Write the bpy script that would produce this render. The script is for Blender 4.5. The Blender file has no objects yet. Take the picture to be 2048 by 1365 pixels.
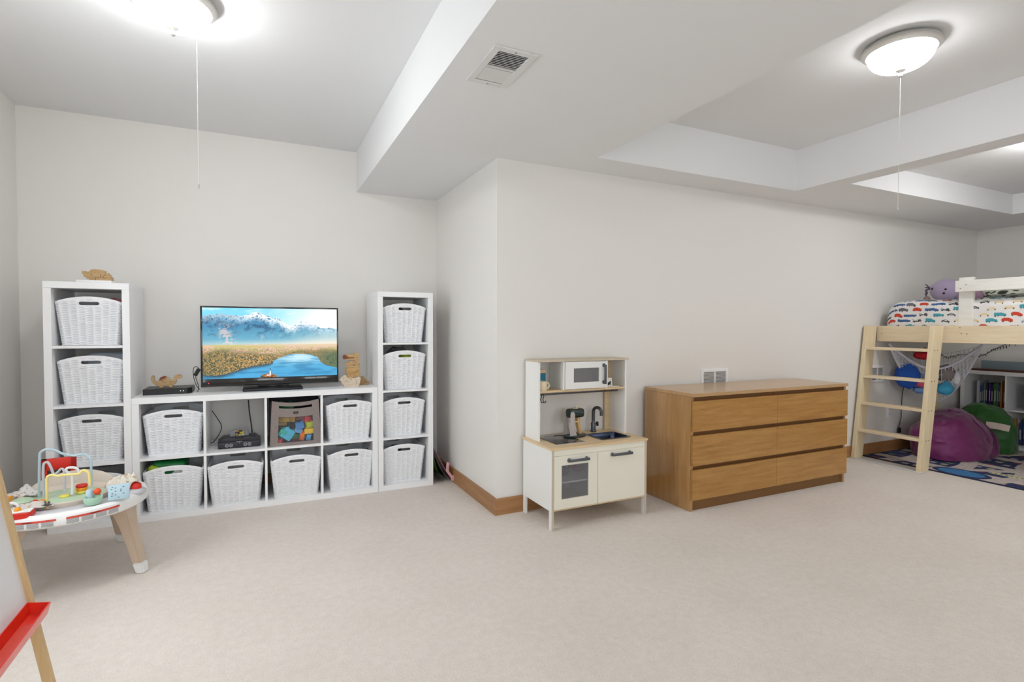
import bpy, bmesh, math, random
import numpy as np
from mathutils import Vector, Matrix
random.seed(7); rng = np.random.default_rng(7)
D = bpy.data
SC = bpy.context.scene
COL = SC.collection
PI = math.pi

# ------------------------------------------------------------------ camera
cam = D.cameras.new('camera'); camo = D.objects.new('camera', cam); COL.objects.link(camo)
cam.sensor_fit = 'HORIZONTAL'; cam.sensor_width = 36.0
cam.lens = 1061.5/2048*36
cam.clip_start = 0.02
_y, _p, _r = math.radians(25.516), math.radians(1.463), math.radians(0.134)
fw = Vector((math.sin(_y)*math.cos(_p), math.cos(_y)*math.cos(_p), -math.sin(_p)))
rt = Vector((math.cos(_y), -math.sin(_y), 0)); up = rt.cross(fw)
rt2 = rt*math.cos(_r)+up*math.sin(_r); up2 = -rt*math.sin(_r)+up*math.cos(_r)
M = Matrix((rt2, up2, -fw)).transposed().to_4x4(); M.translation = (0, 0, 1.209)
camo.matrix_world = M
SC.camera = camo

# ------------------------------------------------------------------ exposure, world
SC.view_settings.view_transform = 'Standard'; SC.view_settings.look = 'None'
SC.view_settings.gamma = 1.0; SC.view_settings.use_curve_mapping = False
SC.view_settings.exposure = 0.28
W = D.worlds.new('sky'); SC.world = W; W.use_nodes = True
bg = W.node_tree.nodes['Background']; bg.inputs[0].default_value = (0.90, 0.96, 1.0, 1); bg.inputs[1].default_value = 4.4
WPOW = 6.5       # daylight from the window in the left wall
LAMP = (36.0, 15.0, 50.0, 34.0, 3.0, 20.0)        # glow of the ceiling lamps' glass: alcove, near coffer, far coffer, one behind the camera, two more added there to brighten the right

def area(name, loc, rot, sx, sy, power, color=(1,1,1), portal=False, spread=PI):
    l = D.lights.new(name, 'AREA'); l.shape = 'RECTANGLE'; l.size = sx; l.size_y = sy; l.energy = power; l.color = color
    l.spread = spread
    if portal: l.cycles.is_portal = True
    o = D.objects.new(name, l); o.location = loc; o.rotation_euler = rot; COL.objects.link(o); return o
YN = -2.3
ADDED_WIN = [(-0.6, 0.8, 0.85, 2.1), (1.9, 3.3, 0.85, 2.1)]  # unseen windows added in the front wall to let daylight in
WL = (1.85, 2.75, 0.75, 1.85)          # window in the left wall
for (a, b, c, d) in ADDED_WIN:      # daylight through the added windows behind the camera
    area('daylight_portal', ((a+b)/2, YN+0.02, (c+d)/2), (math.radians(90), 0, 0), b-a, d-c, 1, portal=True)

area('window_daylight', (-1.42, (WL[0]+WL[1])/2, (WL[2]+WL[3])/2), (0, math.radians(-90), 0), WL[3]-WL[2]-.1, WL[1]-WL[0]-.1, WPOW, (.86, .93, 1.0))

# ------------------------------------------------------------------ materials
def new_mat(name):
    m = D.materials.new(name); m.use_nodes = True
    return m, m.node_tree, m.node_tree.nodes['Principled BSDF']
def lin(c):
    return tuple(((x/12.92) if x <= .04045 else ((x+.055)/1.055)**2.4) for x in c)
def rgb(r, g, b): return lin((r/255, g/255, b/255))+(1,)
MATS = {}
def mat(name, c, rough=.5, metal=0, coat=0, spec=.5, bump=0, bscale=200, trans=0, alpha=1, var=0, vscale=8, sheen=0, emit=0):
    if name in MATS: return MATS[name]
    m, nt, b = new_mat(name)
    b.inputs['Base Color'].default_value = c; b.inputs['Roughness'].default_value = rough
    b.inputs['Metallic'].default_value = metal; b.inputs['Coat Weight'].default_value = coat
    b.inputs['Specular IOR Level'].default_value = spec
    b.inputs['Transmission Weight'].default_value = trans; b.inputs['Alpha'].default_value = alpha
    b.inputs['Sheen Weight'].default_value = sheen
    if emit: b.inputs['Emission Color'].default_value = c; b.inputs['Emission Strength'].default_value = emit
    tc = nt.nodes.new('ShaderNodeTexCoord')
    if bump:
        n = nt.nodes.new('ShaderNodeTexNoise'); n.inputs['Scale'].default_value = bscale; n.inputs['Detail'].default_value = 3
        bp = nt.nodes.new('ShaderNodeBump'); bp.inputs['Strength'].default_value = bump; bp.inputs['Distance'].default_value = .004
        nt.links.new(tc.outputs['Object'], n.inputs['Vector']); nt.links.new(n.outputs['Fac'], bp.inputs['Height'])
        nt.links.new(bp.outputs['Normal'], b.inputs['Normal'])
    if var:
        n = nt.nodes.new('ShaderNodeTexNoise'); n.inputs['Scale'].default_value = vscale; n.inputs['Detail'].default_value = 5
        mx = nt.nodes.new('ShaderNodeMix'); mx.data_type = 'RGBA'
        mx.inputs[6].default_value = tuple(x*(1-var) for x in c[:3])+(1,)
        mx.inputs[7].default_value = tuple(min(1, x*(1+var)) for x in c[:3])+(1,)
        nt.links.new(tc.outputs['Object'], n.inputs['Vector']); nt.links.new(n.outputs['Fac'], mx.inputs[0])
        nt.links.new(mx.outputs[2], b.inputs['Base Color'])
    MATS[name] = m; return m
def wood(name, c1, c2, axis='X', rough=.4, coat=0, scale=1.0, stretch=14, crough=.1):
    """long streaky grain running along one axis"""
    if name in MATS: return MATS[name]
    m, nt, b = new_mat(name); N = nt.nodes; L = nt.links
    tc = N.new('ShaderNodeTexCoord'); mp = N.new('ShaderNodeMapping')
    s = [stretch*scale]*3; s['XYZ'.index(axis)] = 1.0*scale; mp.inputs['Scale'].default_value = s
    n1 = N.new('ShaderNodeTexNoise'); n1.inputs['Scale'].default_value = 2.0; n1.inputs['Detail'].default_value = 6; n1.inputs['Distortion'].default_value = .6
    n2 = N.new('ShaderNodeTexNoise'); n2.inputs['Scale'].default_value = 11; n2.inputs['Detail'].default_value = 4
    ad = N.new('ShaderNodeMath'); ad.operation = 'ADD'; ml = N.new('ShaderNodeMath'); ml.operation = 'MULTIPLY'; ml.inputs[1].default_value = .45
    L.new(tc.outputs['Object'], mp.inputs['Vector']); L.new(mp.outputs[0], n1.inputs['Vector']); L.new(mp.outputs[0], n2.inputs['Vector'])
    L.new(n2.outputs['Fac'], ml.inputs[0]); L.new(n1.outputs['Fac'], ad.inputs[0]); L.new(ml.outputs[0], ad.inputs[1])
    cr = N.new('ShaderNodeValToRGB'); cr.color_ramp.elements[0].position = .45; cr.color_ramp.elements[1].position = 1.0
    cr.color_ramp.elements[0].color = c1; cr.color_ramp.elements[1].color = c2
    L.new(ad.outputs[0], cr.inputs[0]); L.new(cr.outputs[0], b.inputs['Base Color'])
    b.inputs['Roughness'].default_value = rough; b.inputs['Coat Weight'].default_value = coat; b.inputs['Coat Roughness'].default_value = crough
    MATS[name] = m; return m
def attr_mat(name, rough=.6, emit=0, bump=0, bscale=300):
    if name in MATS: return MATS[name]
    m, nt, b = new_mat(name)
    a = nt.nodes.new('ShaderNodeAttribute'); a.attribute_name = 'Col'
    nt.links.new(a.outputs['Color'], b.inputs['Base Color'])
    b.inputs['Roughness'].default_value = rough
    if emit:
        nt.links.new(a.outputs['Color'], b.inputs['Emission Color']); b.inputs['Emission Strength'].default_value = emit
        b.inputs['Base Color'].default_value = (0, 0, 0, 1)
        nt.links.remove(b.inputs['Base Color'].links[0])
    if bump:
        tc = nt.nodes.new('ShaderNodeTexCoord'); n = nt.nodes.new('ShaderNodeTexNoise'); n.inputs['Scale'].default_value = bscale
        bp = nt.nodes.new('ShaderNodeBump'); bp.inputs['Strength'].default_value = bump; bp.inputs['Distance'].default_value = .004
        nt.links.new(tc.outputs['Object'], n.inputs['Vector']); nt.links.new(n.outputs['Fac'], bp.inputs['Height']); nt.links.new(bp.outputs['Normal'], b.inputs['Normal'])
    MATS[name] = m; return m

wallM = mat('wall_paint', rgb(239, 236, 231), .7, bump=.06, bscale=90, spec=.3)
ceilM = mat('ceiling_paint', rgb(238, 238, 238), .8, bump=.05, bscale=90, spec=.2)
trimM = wood('fir_trim', rgb(150, 104, 62), rgb(186, 138, 90), 'X', .45, .1)
trimMy = wood('fir_trim_y', rgb(150, 104, 62), rgb(186, 138, 90), 'Y', .45, .1)
whiteM = mat('white_laminate', rgb(249, 249, 250), .38, spec=.4)
blackM = mat('black_plastic', rgb(26, 25, 27), .35)
darkM = mat('charcoal_plastic', rgb(48, 48, 52), .45)
rubberM = mat('black_cable', rgb(20, 18, 18), .6)

def carpet():
    m, nt, b = new_mat('carpet'); N = nt.nodes; L = nt.links
    tc = N.new('ShaderNodeTexCoord')
    n1 = N.new('ShaderNodeTexNoise'); n1.inputs['Scale'].default_value = 2.2; n1.inputs['Detail'].default_value = 5
    n2 = N.new('ShaderNodeTexNoise'); n2.inputs['Scale'].default_value = 130; n2.inputs['Detail'].default_value = 3
    n3 = N.new('ShaderNodeTexNoise'); n3.inputs['Scale'].default_value = 28; n3.inputs['Detail'].default_value = 4
    for n in (n1, n2, n3): L.new(tc.outputs['Object'], n.inputs['Vector'])
    a = N.new('ShaderNodeMath'); a.operation = 'MULTIPLY_ADD'; a.inputs[1].default_value = .5; L.new(n2.outputs['Fac'], a.inputs[0]); 
    a2 = N.new('ShaderNodeMath'); a2.operation = 'MULTIPLY_ADD'; a2.inputs[1].default_value = .35; L.new(n3.outputs['Fac'], a2.inputs[0])
    a3 = N.new('ShaderNodeMath'); a3.operation = 'MULTIPLY'; a3.inputs[1].default_value = .3; L.new(n1.outputs['Fac'], a3.inputs[0])
    L.new(a3.outputs[0], a2.inputs[2]); L.new(a2.outputs[0], a.inputs[2])
    cr = N.new('ShaderNodeValToRGB'); cr.color_ramp.elements[0].position = .38; cr.color_ramp.elements[1].position = .8
    cr.color_ramp.elements[0].color = rgb(216, 206, 196); cr.color_ramp.elements[1].color = rgb(237, 228, 220)
    L.new(a.outputs[0], cr.inputs[0]); L.new(cr.outputs[0], b.inputs['Base Color'])
    b.inputs['Roughness'].default_value = .95; b.inputs['Specular IOR Level'].default_value = .15
    bp = N.new('ShaderNodeBump'); bp.inputs['Strength'].default_value = .6; bp.inputs['Distance'].default_value = .006
    L.new(a.outputs[0], bp.inputs['Height']); L.new(bp.outputs[0], b.inputs['Normal'])
    return m
carpetM = carpet()

# ------------------------------------------------------------------ mesh helpers
class MB:
    def __init__(s): s.bm = bmesh.new()
    def _tf(s, vs, m):
        if m is not None: bmesh.ops.transform(s.bm, matrix=m, verts=vs)
    def box(s, x0, x1, y0, y1, z0, z1, bev=0, m=None, seg=2):
        b = bmesh.new(); bmesh.ops.create_cube(b, size=1)
        for v in b.verts:
            v.co = Vector(((x0+x1)/2+v.co.x*(x1-x0), (y0+y1)/2+v.co.y*(y1-y0), (z0+z1)/2+v.co.z*(z1-z0)))
        if bev: bmesh.ops.bevel(b, geom=b.edges[:], offset=bev, segments=seg, affect='EDGES', profile=.5)
        return s.add(b, m)
    def add(s, b, m=None):
        if m is not None: bmesh.ops.transform(b, matrix=m, verts=b.verts[:])
        me = D.meshes.new('t'); b.to_mesh(me); b.free(); s.bm.from_mesh(me); D.meshes.remove(me); return s
    def lathe(s, prof, n=32, c=(0, 0, 0), m=None, a0=0, a1=2*PI):
        b = bmesh.new(); full = abs(a1-a0-2*PI) < 1e-6; K = n if full else n+1
        rings = [[b.verts.new((c[0]+r*math.cos(a0+(a1-a0)*k/n), c[1]+r*math.sin(a0+(a1-a0)*k/n), c[2]+z)) for k in range(K)] for r, z in prof]
        for i in range(len(rings)-1):
            for k in range(n):
                k2 = (k+1) % K
                try: b.faces.new((rings[i][k], rings[i][k2], rings[i+1][k2], rings[i+1][k]))
                except ValueError: pass
        bmesh.ops.remove_doubles(b, verts=b.verts[:], dist=1e-5)
        return s.add(b, m)
    def cyl(s, c, r, h, n=24, m=None, r2=None):
        r2 = r if r2 is None else r2
        return s.lathe([(0, 0), (r, 0), (r2, h), (0, h)], n, c, m)
    def prism(s, pts, y0, y1, m=None, bev=0):
        """polygon in XZ extruded along Y"""
        b = bmesh.new()
        a = [b.verts.new((x, y0, z)) for x, z in pts]; c = [b.verts.new((x, y1, z)) for x, z in pts]
        b.faces.new(a); b.faces.new(c[::-1]); n = len(pts)
        for i in range(n): b.faces.new((a[i], c[i], c[(i+1) % n], a[(i+1) % n]))
        bmesh.ops.recalc_face_normals(b, faces=b.faces[:])
        if bev:
            e = [e for e in b.edges if abs(e.verts[0].co.y-e.verts[1].co.y) < 1e-7]
            bmesh.ops.bevel(b, geom=e, offset=bev, segments=1, affect='EDGES')
        bmesh.ops.triangulate(b, faces=[f for f in b.faces if len(f.verts) > 4])
        return s.add(b, m)
    def tube(s, pts, r, n=8, closed=False, caps=True, m=None, smooth=0):
        P = [Vector(p) for p in pts]
        if smooth:
            Q = []
            K = len(P)
            rngk = range(K if closed else K-1)
            for i in rngk:
                p0 = P[(i-1) % K] if closed or i > 0 else P[0]; p1 = P[i]; p2 = P[(i+1) % K]
                p3 = P[(i+2) % K] if closed or i+2 < K else P[-1]
                for j in range(smooth):
                    t = j/smooth
                    Q.append(.5*((2*p1)+(p2-p0)*t+(2*p0-5*p1+4*p2-p3)*t*t+(3*p1-p0-3*p2+p3)*t**3))
            if not closed: Q.append(P[-1])
            P = Q
        b = bmesh.new(); K = len(P); rings = []
        T0 = None; nrm = None
        for i in range(K):
            a = P[(i-1) % K] if (closed or i > 0) else P[i]; c = P[(i+1) % K] if (closed or i < K-1) else P[i]
            t = (c-a)
            if t.length < 1e-9: t = Vector((0, 0, 1))
            t.normalize()
            if nrm is None:
                nrm = t.orthogonal().normalized()
            else:
                nrm = (nrm-t*nrm.dot(t))
                nrm = nrm.normalized() if nrm.length > 1e-6 else t.orthogonal().normalized()
            bi = t.cross(nrm)
            rr = r[i] if isinstance(r, (list, tuple)) else r
            rings.append([b.verts.new(P[i]+(nrm*math.cos(2*PI*k/n)+bi*math.sin(2*PI*k/n))*rr) for k in range(n)])
        for i in range(K if closed else K-1):
            A = rings[i]; B = rings[(i+1) % K]
            for k in range(n): b.faces.new((A[k], A[(k+1) % n], B[(k+1) % n], B[k]))
        if caps and not closed: b.faces.new(rings[0][::-1]); b.faces.new(rings[-1])
        bmesh.ops.recalc_face_normals(b, faces=b.faces[:])
        return s.add(b, m)
    def ball(s, c, r, sx=1, sy=1, sz=1, n=24, m=None, noise=0, fr=8):
        b = bmesh.new(); bmesh.ops.create_uvsphere(b, u_segments=n, v_segments=max(8, n*2//3), radius=1)
        from mathutils import noise as NZ
        for v in b.verts:
            k = 1+noise*NZ.noise(v.co*fr/4+Vector(c)*7) if noise else 1
            v.co = Vector((v.co.x*r*sx*k+c[0], v.co.y*r*sy*k+c[1], v.co.z*r*sz*k+c[2]))
        return s.add(b, m)
    def quad(s, a, b_, c, d):
        vs = [s.bm.verts.new(p) for p in (a, b_, c, d)]; s.bm.faces.new(vs); return s
    def build(s, name, m, parent=None, loc=None, smooth=True, ang=35, rot=None):
        me = D.meshes.new(name)
        s.bm.to_mesh(me); s.bm.free()
        me.materials.append(m)
        if smooth:
            me.polygons.foreach_set('use_smooth', [True]*len(me.polygons))
            try: me.set_sharp_from_angle(angle=math.radians(ang))
            except Exception: pass
        o = D.objects.new(name, me); COL.objects.link(o)
        if parent: o.parent = parent
        if loc: o.location = loc
        if rot: o.rotation_euler = rot
        return o
def tag(o, label, cat, group=None):
    o['label'] = label; o['category'] = cat
    if group: o['group'] = group
    return o
def thing(name, label, cat, loc=(0, 0, 0), rotz=0, group=None):
    o = D.objects.new(name, None); COL.objects.link(o); o.location = loc; o.rotation_euler = (0, 0, rotz)
    o.empty_display_size = .05
    return tag(o, label, cat, group)
def struct(name, mb, m, smooth=False):
    o = mb.build(name, m, smooth=smooth); o['kind'] = 'structure'; return o
def copy_tree(o, parent=None):
    c = o.copy(); COL.objects.link(c)
    if parent: c.parent = parent
    for ch in list(o.children): copy_tree(ch, c)
    return c
def text_part(txt, size, m, parent, loc, rot, name='lettering', ext=.0006, align='CENTER'):
    cu = D.curves.new('t', 'FONT'); cu.body = txt; cu.size = size; cu.extrude = ext; cu.align_x = align; cu.align_y = 'CENTER'
    o = D.objects.new('t', cu); COL.objects.link(o)
    dg = bpy.context.evaluated_depsgraph_get(); me = D.meshes.new_from_object(o.evaluated_get(dg)); me.name = name
    D.objects.remove(o); me.materials.clear(); me.materials.append(m)
    r = D.objects.new(name, me); COL.objects.link(r); r.location = loc; r.rotation_euler = rot
    if parent: r.parent = parent
    return r
def color_grid(name, P, C, m, parent=None, loc=None, closed=False):
    """P: (a,b,3) points, C: (a-1,b-1,3) sRGB face colours"""
    a, b = P.shape[:2]
    idx = np.arange(a*b).reshape(a, b)
    F = np.stack([idx[:-1, :-1], idx[:-1, 1:], idx[1:, 1:], idx[1:, :-1]], -1).reshape(-1, 4)
    me = D.meshes.new(name); me.from_pydata(P.reshape(-1, 3).tolist(), [], F.tolist())
    ca = me.color_attributes.new('Col', 'FLOAT_COLOR', 'CORNER')
    c = np.clip(C.reshape(-1, 3), 0, 1); c = np.where(c <= .04045, c/12.92, ((c+.055)/1.055)**2.4)
    c = np.concatenate([c, np.ones((len(c), 1))], 1)
    ca.data.foreach_set('color', np.repeat(c, 4, 0).astype(np.float32).ravel())
    me.materials.append(m); me.polygons.foreach_set('use_smooth', [True]*len(me.polygons)); me.update()
    o = D.objects.new(name, me); COL.objects.link(o)
    if parent: o.parent = parent
    if loc: o.location = loc
    return o

# ------------------------------------------------------------------ the room
XL, XB, XE = -1.366, 1.375, 7.18      # left wall, wall return, right end wall
YA, YB = 4.38, 3.106                  # back wall of the alcove, long back wall
ZH, ZS, Z2 = 2.6, 2.285, 2.47         # high ceiling, dropped soffit, second coffer
SX = .715
struct('floor', MB().box(XL-.2, XE+.2, YN-.2, YA+.2, -.1, 0), carpetM)
w = MB(); w.box(XL-.15, XL, YN-.2, WL[0], 0, 2.75); w.box(XL-.15, XL, WL[1], YA+.15, 0, 2.75)
w.box(XL-.15, XL, WL[0], WL[1], 0, WL[2]); w.box(XL-.15, XL, WL[0], WL[1], WL[3], 2.75); struct('wall_left', w, wallM)
w = MB(); a, b, c, d = WL
for q in ((a-.06, a+.03, c-.06, d+.06), (b-.03, b+.06, c-.06, d+.06), (a, b, c-.06, c+.03), (a, b, d-.03, d+.06), ((a+b)/2-.025, (a+b)/2+.025, c, d)):
    w.box(XL-.1, XL+.02, q[0], q[1], q[2], q[3])
struct('window_3', w, mat('window_frame_white', rgb(238, 238, 236), .4))
struct('wall_back_left', MB().box(XL, XB, YA, YA+.15, 0, 2.75), wallM)
struct('wall_return', MB().box(XB, XB+.12, YB+.14, YA+.15, 0, 2.75), wallM)
struct('wall_back', MB().box(XB, XE+.15, YB, YB+.14, 0, 2.75), wallM)
struct('wall_right', MB().box(XE, XE+.15, YN-.2, YB, 0, 2.75), wallM)
w = MB(); xs = [XL-.0]+[v for q in ADDED_WIN for v in q[:2]]+[XE]
for i in range(0, len(xs), 2): w.box(xs[i], xs[i+1], YN-.14, YN, 0, 2.75)
for (a, b, c, d) in ADDED_WIN: w.box(a, b, YN-.14, YN, 0, c); w.box(a, b, YN-.14, YN, d, 2.75)
struct('wall_front', w, wallM)
for i, (a, b, c, d) in enumerate(ADDED_WIN):
    w = MB()
    for q in ((a-.06, a+.03, c-.06, d+.06), (b-.03, b+.06, c-.06, d+.06), (a, b, c-.06, c+.03), (a, b, d-.03, d+.06), ((a+b)/2-.025, (a+b)/2+.025, c, d)):
        w.box(q[0], q[1], YN-.1, YN+.02, q[2], q[3])
    struct('window_%d' % (i+1), w, mat('window_frame_white', rgb(238, 238, 236), .4))  # added window, out of view, there for its daylight
c = MB()
c.box(XL, SX, YN, YA, ZH, 2.75)                         # high ceiling on the left
c.box(SX, 1.945, YN, YA, ZS, 2.75)                      # dropped soffit carrying the vent
c.box(1.945, 3.81, 2.822, YB, ZS, 2.75); c.box(1.945, 3.81, YN, 0.3, ZS, 2.75); c.box(1.945, 3.81, .3, 2.822, ZH, 2.75)
c.box(3.81, 3.99, YN, YB, ZS, 2.75)
c.box(3.99, 6.41, 2.506, YB, ZS, 2.75); c.box(3.99, 6.41, YN, .3, ZS, 2.75); c.box(3.99, 6.41, .3, 2.506, Z2, 2.75)
c.box(6.41, XE, YN, YB, ZS, 2.75)
struct('ceiling', c, ceilM)
BH = .105
struct('baseboard_back', MB().box(XB-.016, XE, YB-.016, YB, 0, BH), trimM)
struct('baseboard_return', MB().box(XB-.016, XB, YB, YA, 0, BH), trimMy)
struct('baseboard_left', MB().box(XL, XL+.016, YN, YA, 0, BH, .003), trimMy)
struct('baseboard_back_left', MB().box(XL, XB-.016, YA-.016, YA, 0, BH, .003), trimM)
struct('baseboard_right', MB().box(XE-.016, XE, YN, YB-.016, 0, BH, .003), trimMy)

# ------------------------------------------------------------------ ceiling lamps
nickelM = mat('brushed_nickel', rgb(205, 203, 198), .38, .55)
def globe_mat(strength):
    m, nt, b = new_mat('lit_glass'); b.inputs['Base Color'].default_value = (.9, .9, .9, 1); b.inputs['Roughness'].default_value = .3
    b.inputs['Emission Color'].default_value = (.975, .985, 1.0, 1); b.inputs['Emission Strength'].default_value = strength
    return m
chainM = mat('pull_chain', rgb(232, 230, 226), .35, .3)
def ceiling_light(x, y, z, label, strength, chain=None):
    globeM = globe_mat(strength)
    t = thing('ceiling_light', label, 'ceiling light', (x, y, z), 0)
    MB().lathe([(0, 0), (.128, 0), (.150, -.006), (.163, -.018), (.166, -.030), (.160, -.036), (.152, -.040), (.146, -.046), (.138, -.046), (.138, -.02), (0, -.02)], 64).build('mounting_ring', nickelM, t)
    b = MB(); prof = []
    for i in range(17):
        a = i/16*PI/2; prof.append((.138*math.cos(a)**.8 if i < 16 else 0, -.044-.085*math.sin(a)))
    bb = bmesh.new(); n = 144; rings = []
    for r, zz in prof:
        rings.append([bb.verts.new(((r*(1+.008*(k % 2)))*math.cos(2*PI*k/n), (r*(1+.008*(k % 2)))*math.sin(2*PI*k/n), zz)) for k in range(n)] if r > 1e-6 else [bb.verts.new((0, 0, zz))])
    for i in range(len(rings)-1):
        for k in range(n):
            if len(rings[i+1]) == 1: bb.faces.new((rings[i][k], rings[i+1][0], rings[i][(k+1) % n]))
            else: bb.faces.new((rings[i][k], rings[i+1][k], rings[i+1][(k+1) % n], rings[i][(k+1) % n]))
    b.add(bb); b.build('glass_shade', globeM, t)
    f = MB().lathe([(0, -.126), (.020, -.127), (.021, -.131), (.012, -.137), (.006, -.142), (.006, -.147), (.0095, -.151), (.0095, -.158), (.004, -.164), (0, -.165)], 24)
    f.build('finial', nickelM, t)
    if chain:
        cx, cy, z0, z1 = chain
        c = MB(); n = int((z0-z1)/.0052)
        c.tube([(cx-x, cy-y, z0-z), (cx-x, cy-y, z1-z)], .0007, 6)
        prof = []
        k = z0
        for i in range(n):
            for j in range(4): prof.append((.0006+.0011*math.sin(PI*j/4), z0-z-(i+j/4)*.0052))
        c.lathe(prof, 6, (cx-x, cy-y, 0))
        c.build('pull_chain', chainM, t)
        MB().lathe([(0, 0), (.003, -.001), (.0042, -.008), (.0035, -.018), (0, -.02)], 12, (cx-x, cy-y, z1-z)).build('chain_bell', nickelM, t)
    return t
ceiling_light(-.315, 2.67, ZH, 'glowing domed ceiling light above the alcove, its pull chain hanging from the rim', LAMP[0], (-.228, 2.665, 2.54, 1.825))
ceiling_light(2.845, 1.555, ZH, 'glowing ribbed ceiling light in the near coffer, its chain hanging from the centre', LAMP[1], (2.845, 1.555, 2.44, 1.81))
ceiling_light(4.76, 1.55, Z2, 'ceiling light in the far coffer above the loft bed', LAMP[2])
ceiling_light(-.35, -.9, ZH, 'ceiling light behind the camera on the left', LAMP[3])
ceiling_light(2.85, -.9, ZS, 'unseen ceiling light added behind the camera to brighten the middle of the room', LAMP[4])  # added lamp, never in view, lifts the light mid-room
ceiling_light(5.2, -.9, ZS, 'unseen ceiling light added behind the camera to brighten the right end of the room', LAMP[5])  # added lamp, never in view, brightens the right end

# ------------------------------------------------------------------ ceiling register
ventM = mat('vent_white', rgb(225, 225, 223), .45); ventD = mat('vent_dark', rgb(118, 118, 118), .7)
def register(name, label, cx, cy, z, lx, ly):
    t = thing(name, label, 'vent', (cx, cy, z)); T = .008
    f = MB(); b = .03
    for q in ((-lx/2, -lx/2+b, -ly/2, ly/2), (lx/2-b, lx/2, -ly/2, ly/2), (-lx/2+b, lx/2-b, -ly/2, -ly/2+b), (-lx/2+b, lx/2-b, ly/2-b, ly/2)): f.box(*q, -T, 0, .002)
    f.box(-lx/2+b, lx/2-b, -.005, .005, -T, -.001)
    f.build('frame', ventM, t, smooth=False)
    s = MB(); n = 20
    for i in range(n):
        y = -ly/2+b+.005+(ly-2*b-.01)*(i+.5)/n
        if abs(y) < .008: continue
        tl = 24 if y < 0 else -14
        s.box(-lx/2+b, lx/2-b, -.0042, .0042, -.0005, .0005, m=Matrix.Translation((0, y, -.005)) @ Matrix.Rotation(math.radians(tl), 4, 'X'))
    sl = s.build('louvre', ventM, t, smooth=False)
    MB().box(-lx/2+b*.8, lx/2-b*.8, -ly/2+b*.8, ly/2-b*.8, -.0012, -.0004).build('backing', ventD, t, smooth=False)
    for yy in (-ly/2+.015, ly/2-.015): MB().cyl((0, yy, -T-.002), .004, .003).build('screw', mat('screw', rgb(150, 150, 148), .4, .6), t)
    k = MB(); k.box(.02, .06, ly/2-.012, ly/2-.006, -T-.006, -T, .002); k.build('lever', ventM, t)
register('ceiling_vent', 'white louvred air vent set in the dropped ceiling beam', .913, 2.026, ZS, .188, .315)

def wall_register(label, x0, x1, z0, z1):
    t = thing('wall_vent', label, 'vent', ((x0+x1)/2, YB, z0)); w_ = x1-x0; h = z1-z0; b = .022
    f = MB()
    for q in ((-w_/2, -w_/2+b, 0, h), (w_/2-b, w_/2, 0, h), (-w_/2+b, w_/2-b, 0, b), (-w_/2+b, w_/2-b, h-b, h), (-.006, .006, b, h-b)): f.box(q[0], q[1], -.011, 0, q[2], q[3], .002)
    f.build('frame', whiteM, t, smooth=False)
    s = MB(); n = 11
    for i in range(n):
        z = b+.004+(h-2*b)*(i+.4)/n
        s.box(-w_/2+b, w_/2-b, -.006, .006, -.0008, .0008, m=Matrix.Translation((0, -.006, z)) @ Matrix.Rotation(math.radians(-35), 4, 'X'))
    s.build('louvre', whiteM, t, smooth=False)
    MB().box(-w_/2+b*.8, w_/2-b*.8, -.002, 0, b*.8, h-b*.8).build('backing', mat('vent_back', rgb(120, 116, 112), .7), t)
wall_register('white louvred wall vent just above the oak dresser', 3.12, 3.405, .725, .885)
wall_register('louvred wall vent behind the loft bed ladder', 5.285, 5.50, .69, .85)

# ------------------------------------------------------------------ cube shelving
def shelf_unit(name, label, x0, y0, W_, H_, nx, nz, dep=.39, rot=0):
    """white open cube shelving, local origin at its front left foot"""
    t = thing(name, label, 'shelf', (x0, y0, 0), rot); T = .038; d = .015
    MB().box(0, T, 0, dep, 0, H_-T, .0015).build('side_panel', whiteM, t, smooth=False)
    MB().box(W_-T, W_, 0, dep, 0, H_-T, .0015).build('side_panel', whiteM, t, smooth=False)
    MB().box(0, W_, -.001, dep, H_-T, H_, .0015).build('top_panel', whiteM, t, smooth=False)
    MB().box(T, W_-T, .001, dep, 0, T).build('bottom_panel', whiteM, t, smooth=False)
    cw = (W_-2*T-(nx-1)*d)/nx; ch = (H_-2*T-(nz-1)*d)/nz
    for j in range(1, nz): MB().box(T, W_-T, .002, dep, T+j*ch+(j-1)*d, T+j*(ch+d)).build('shelf_board', whiteM, t, smooth=False)
    for i in range(1, nx):
        for j in range(nz): MB().box(T+i*cw+(i-1)*d, T+i*(cw+d), .003, dep, T+j*(ch+d), T+j*(ch+d)+ch).build('divider', whiteM, t, smooth=False)
    return t, cw, ch
YK = 3.908
shelf_unit('cube_shelf', 'tall white four-cube shelf unit at the far left, a wooden hedgehog on top', -1.117, YK, .411, 1.47, 1, 4, dep=.445)
shelf_unit('cube_shelf', 'low wide white eight-cube shelf unit carrying the television', -.705, YK, 1.486, .77, 4, 2, dep=.445)
shelf_unit('cube_shelf', 'tall white four-cube shelf unit beside the wall corner, right of the television', .783, YK, .416, 1.47, 1, 4, dep=.445)
shelf_unit('cube_shelf', 'low white cube bookshelf against the end wall under the loft bed', 6.79, 3.055, 1.47, .77, 4, 2, rot=-PI/2)

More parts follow.
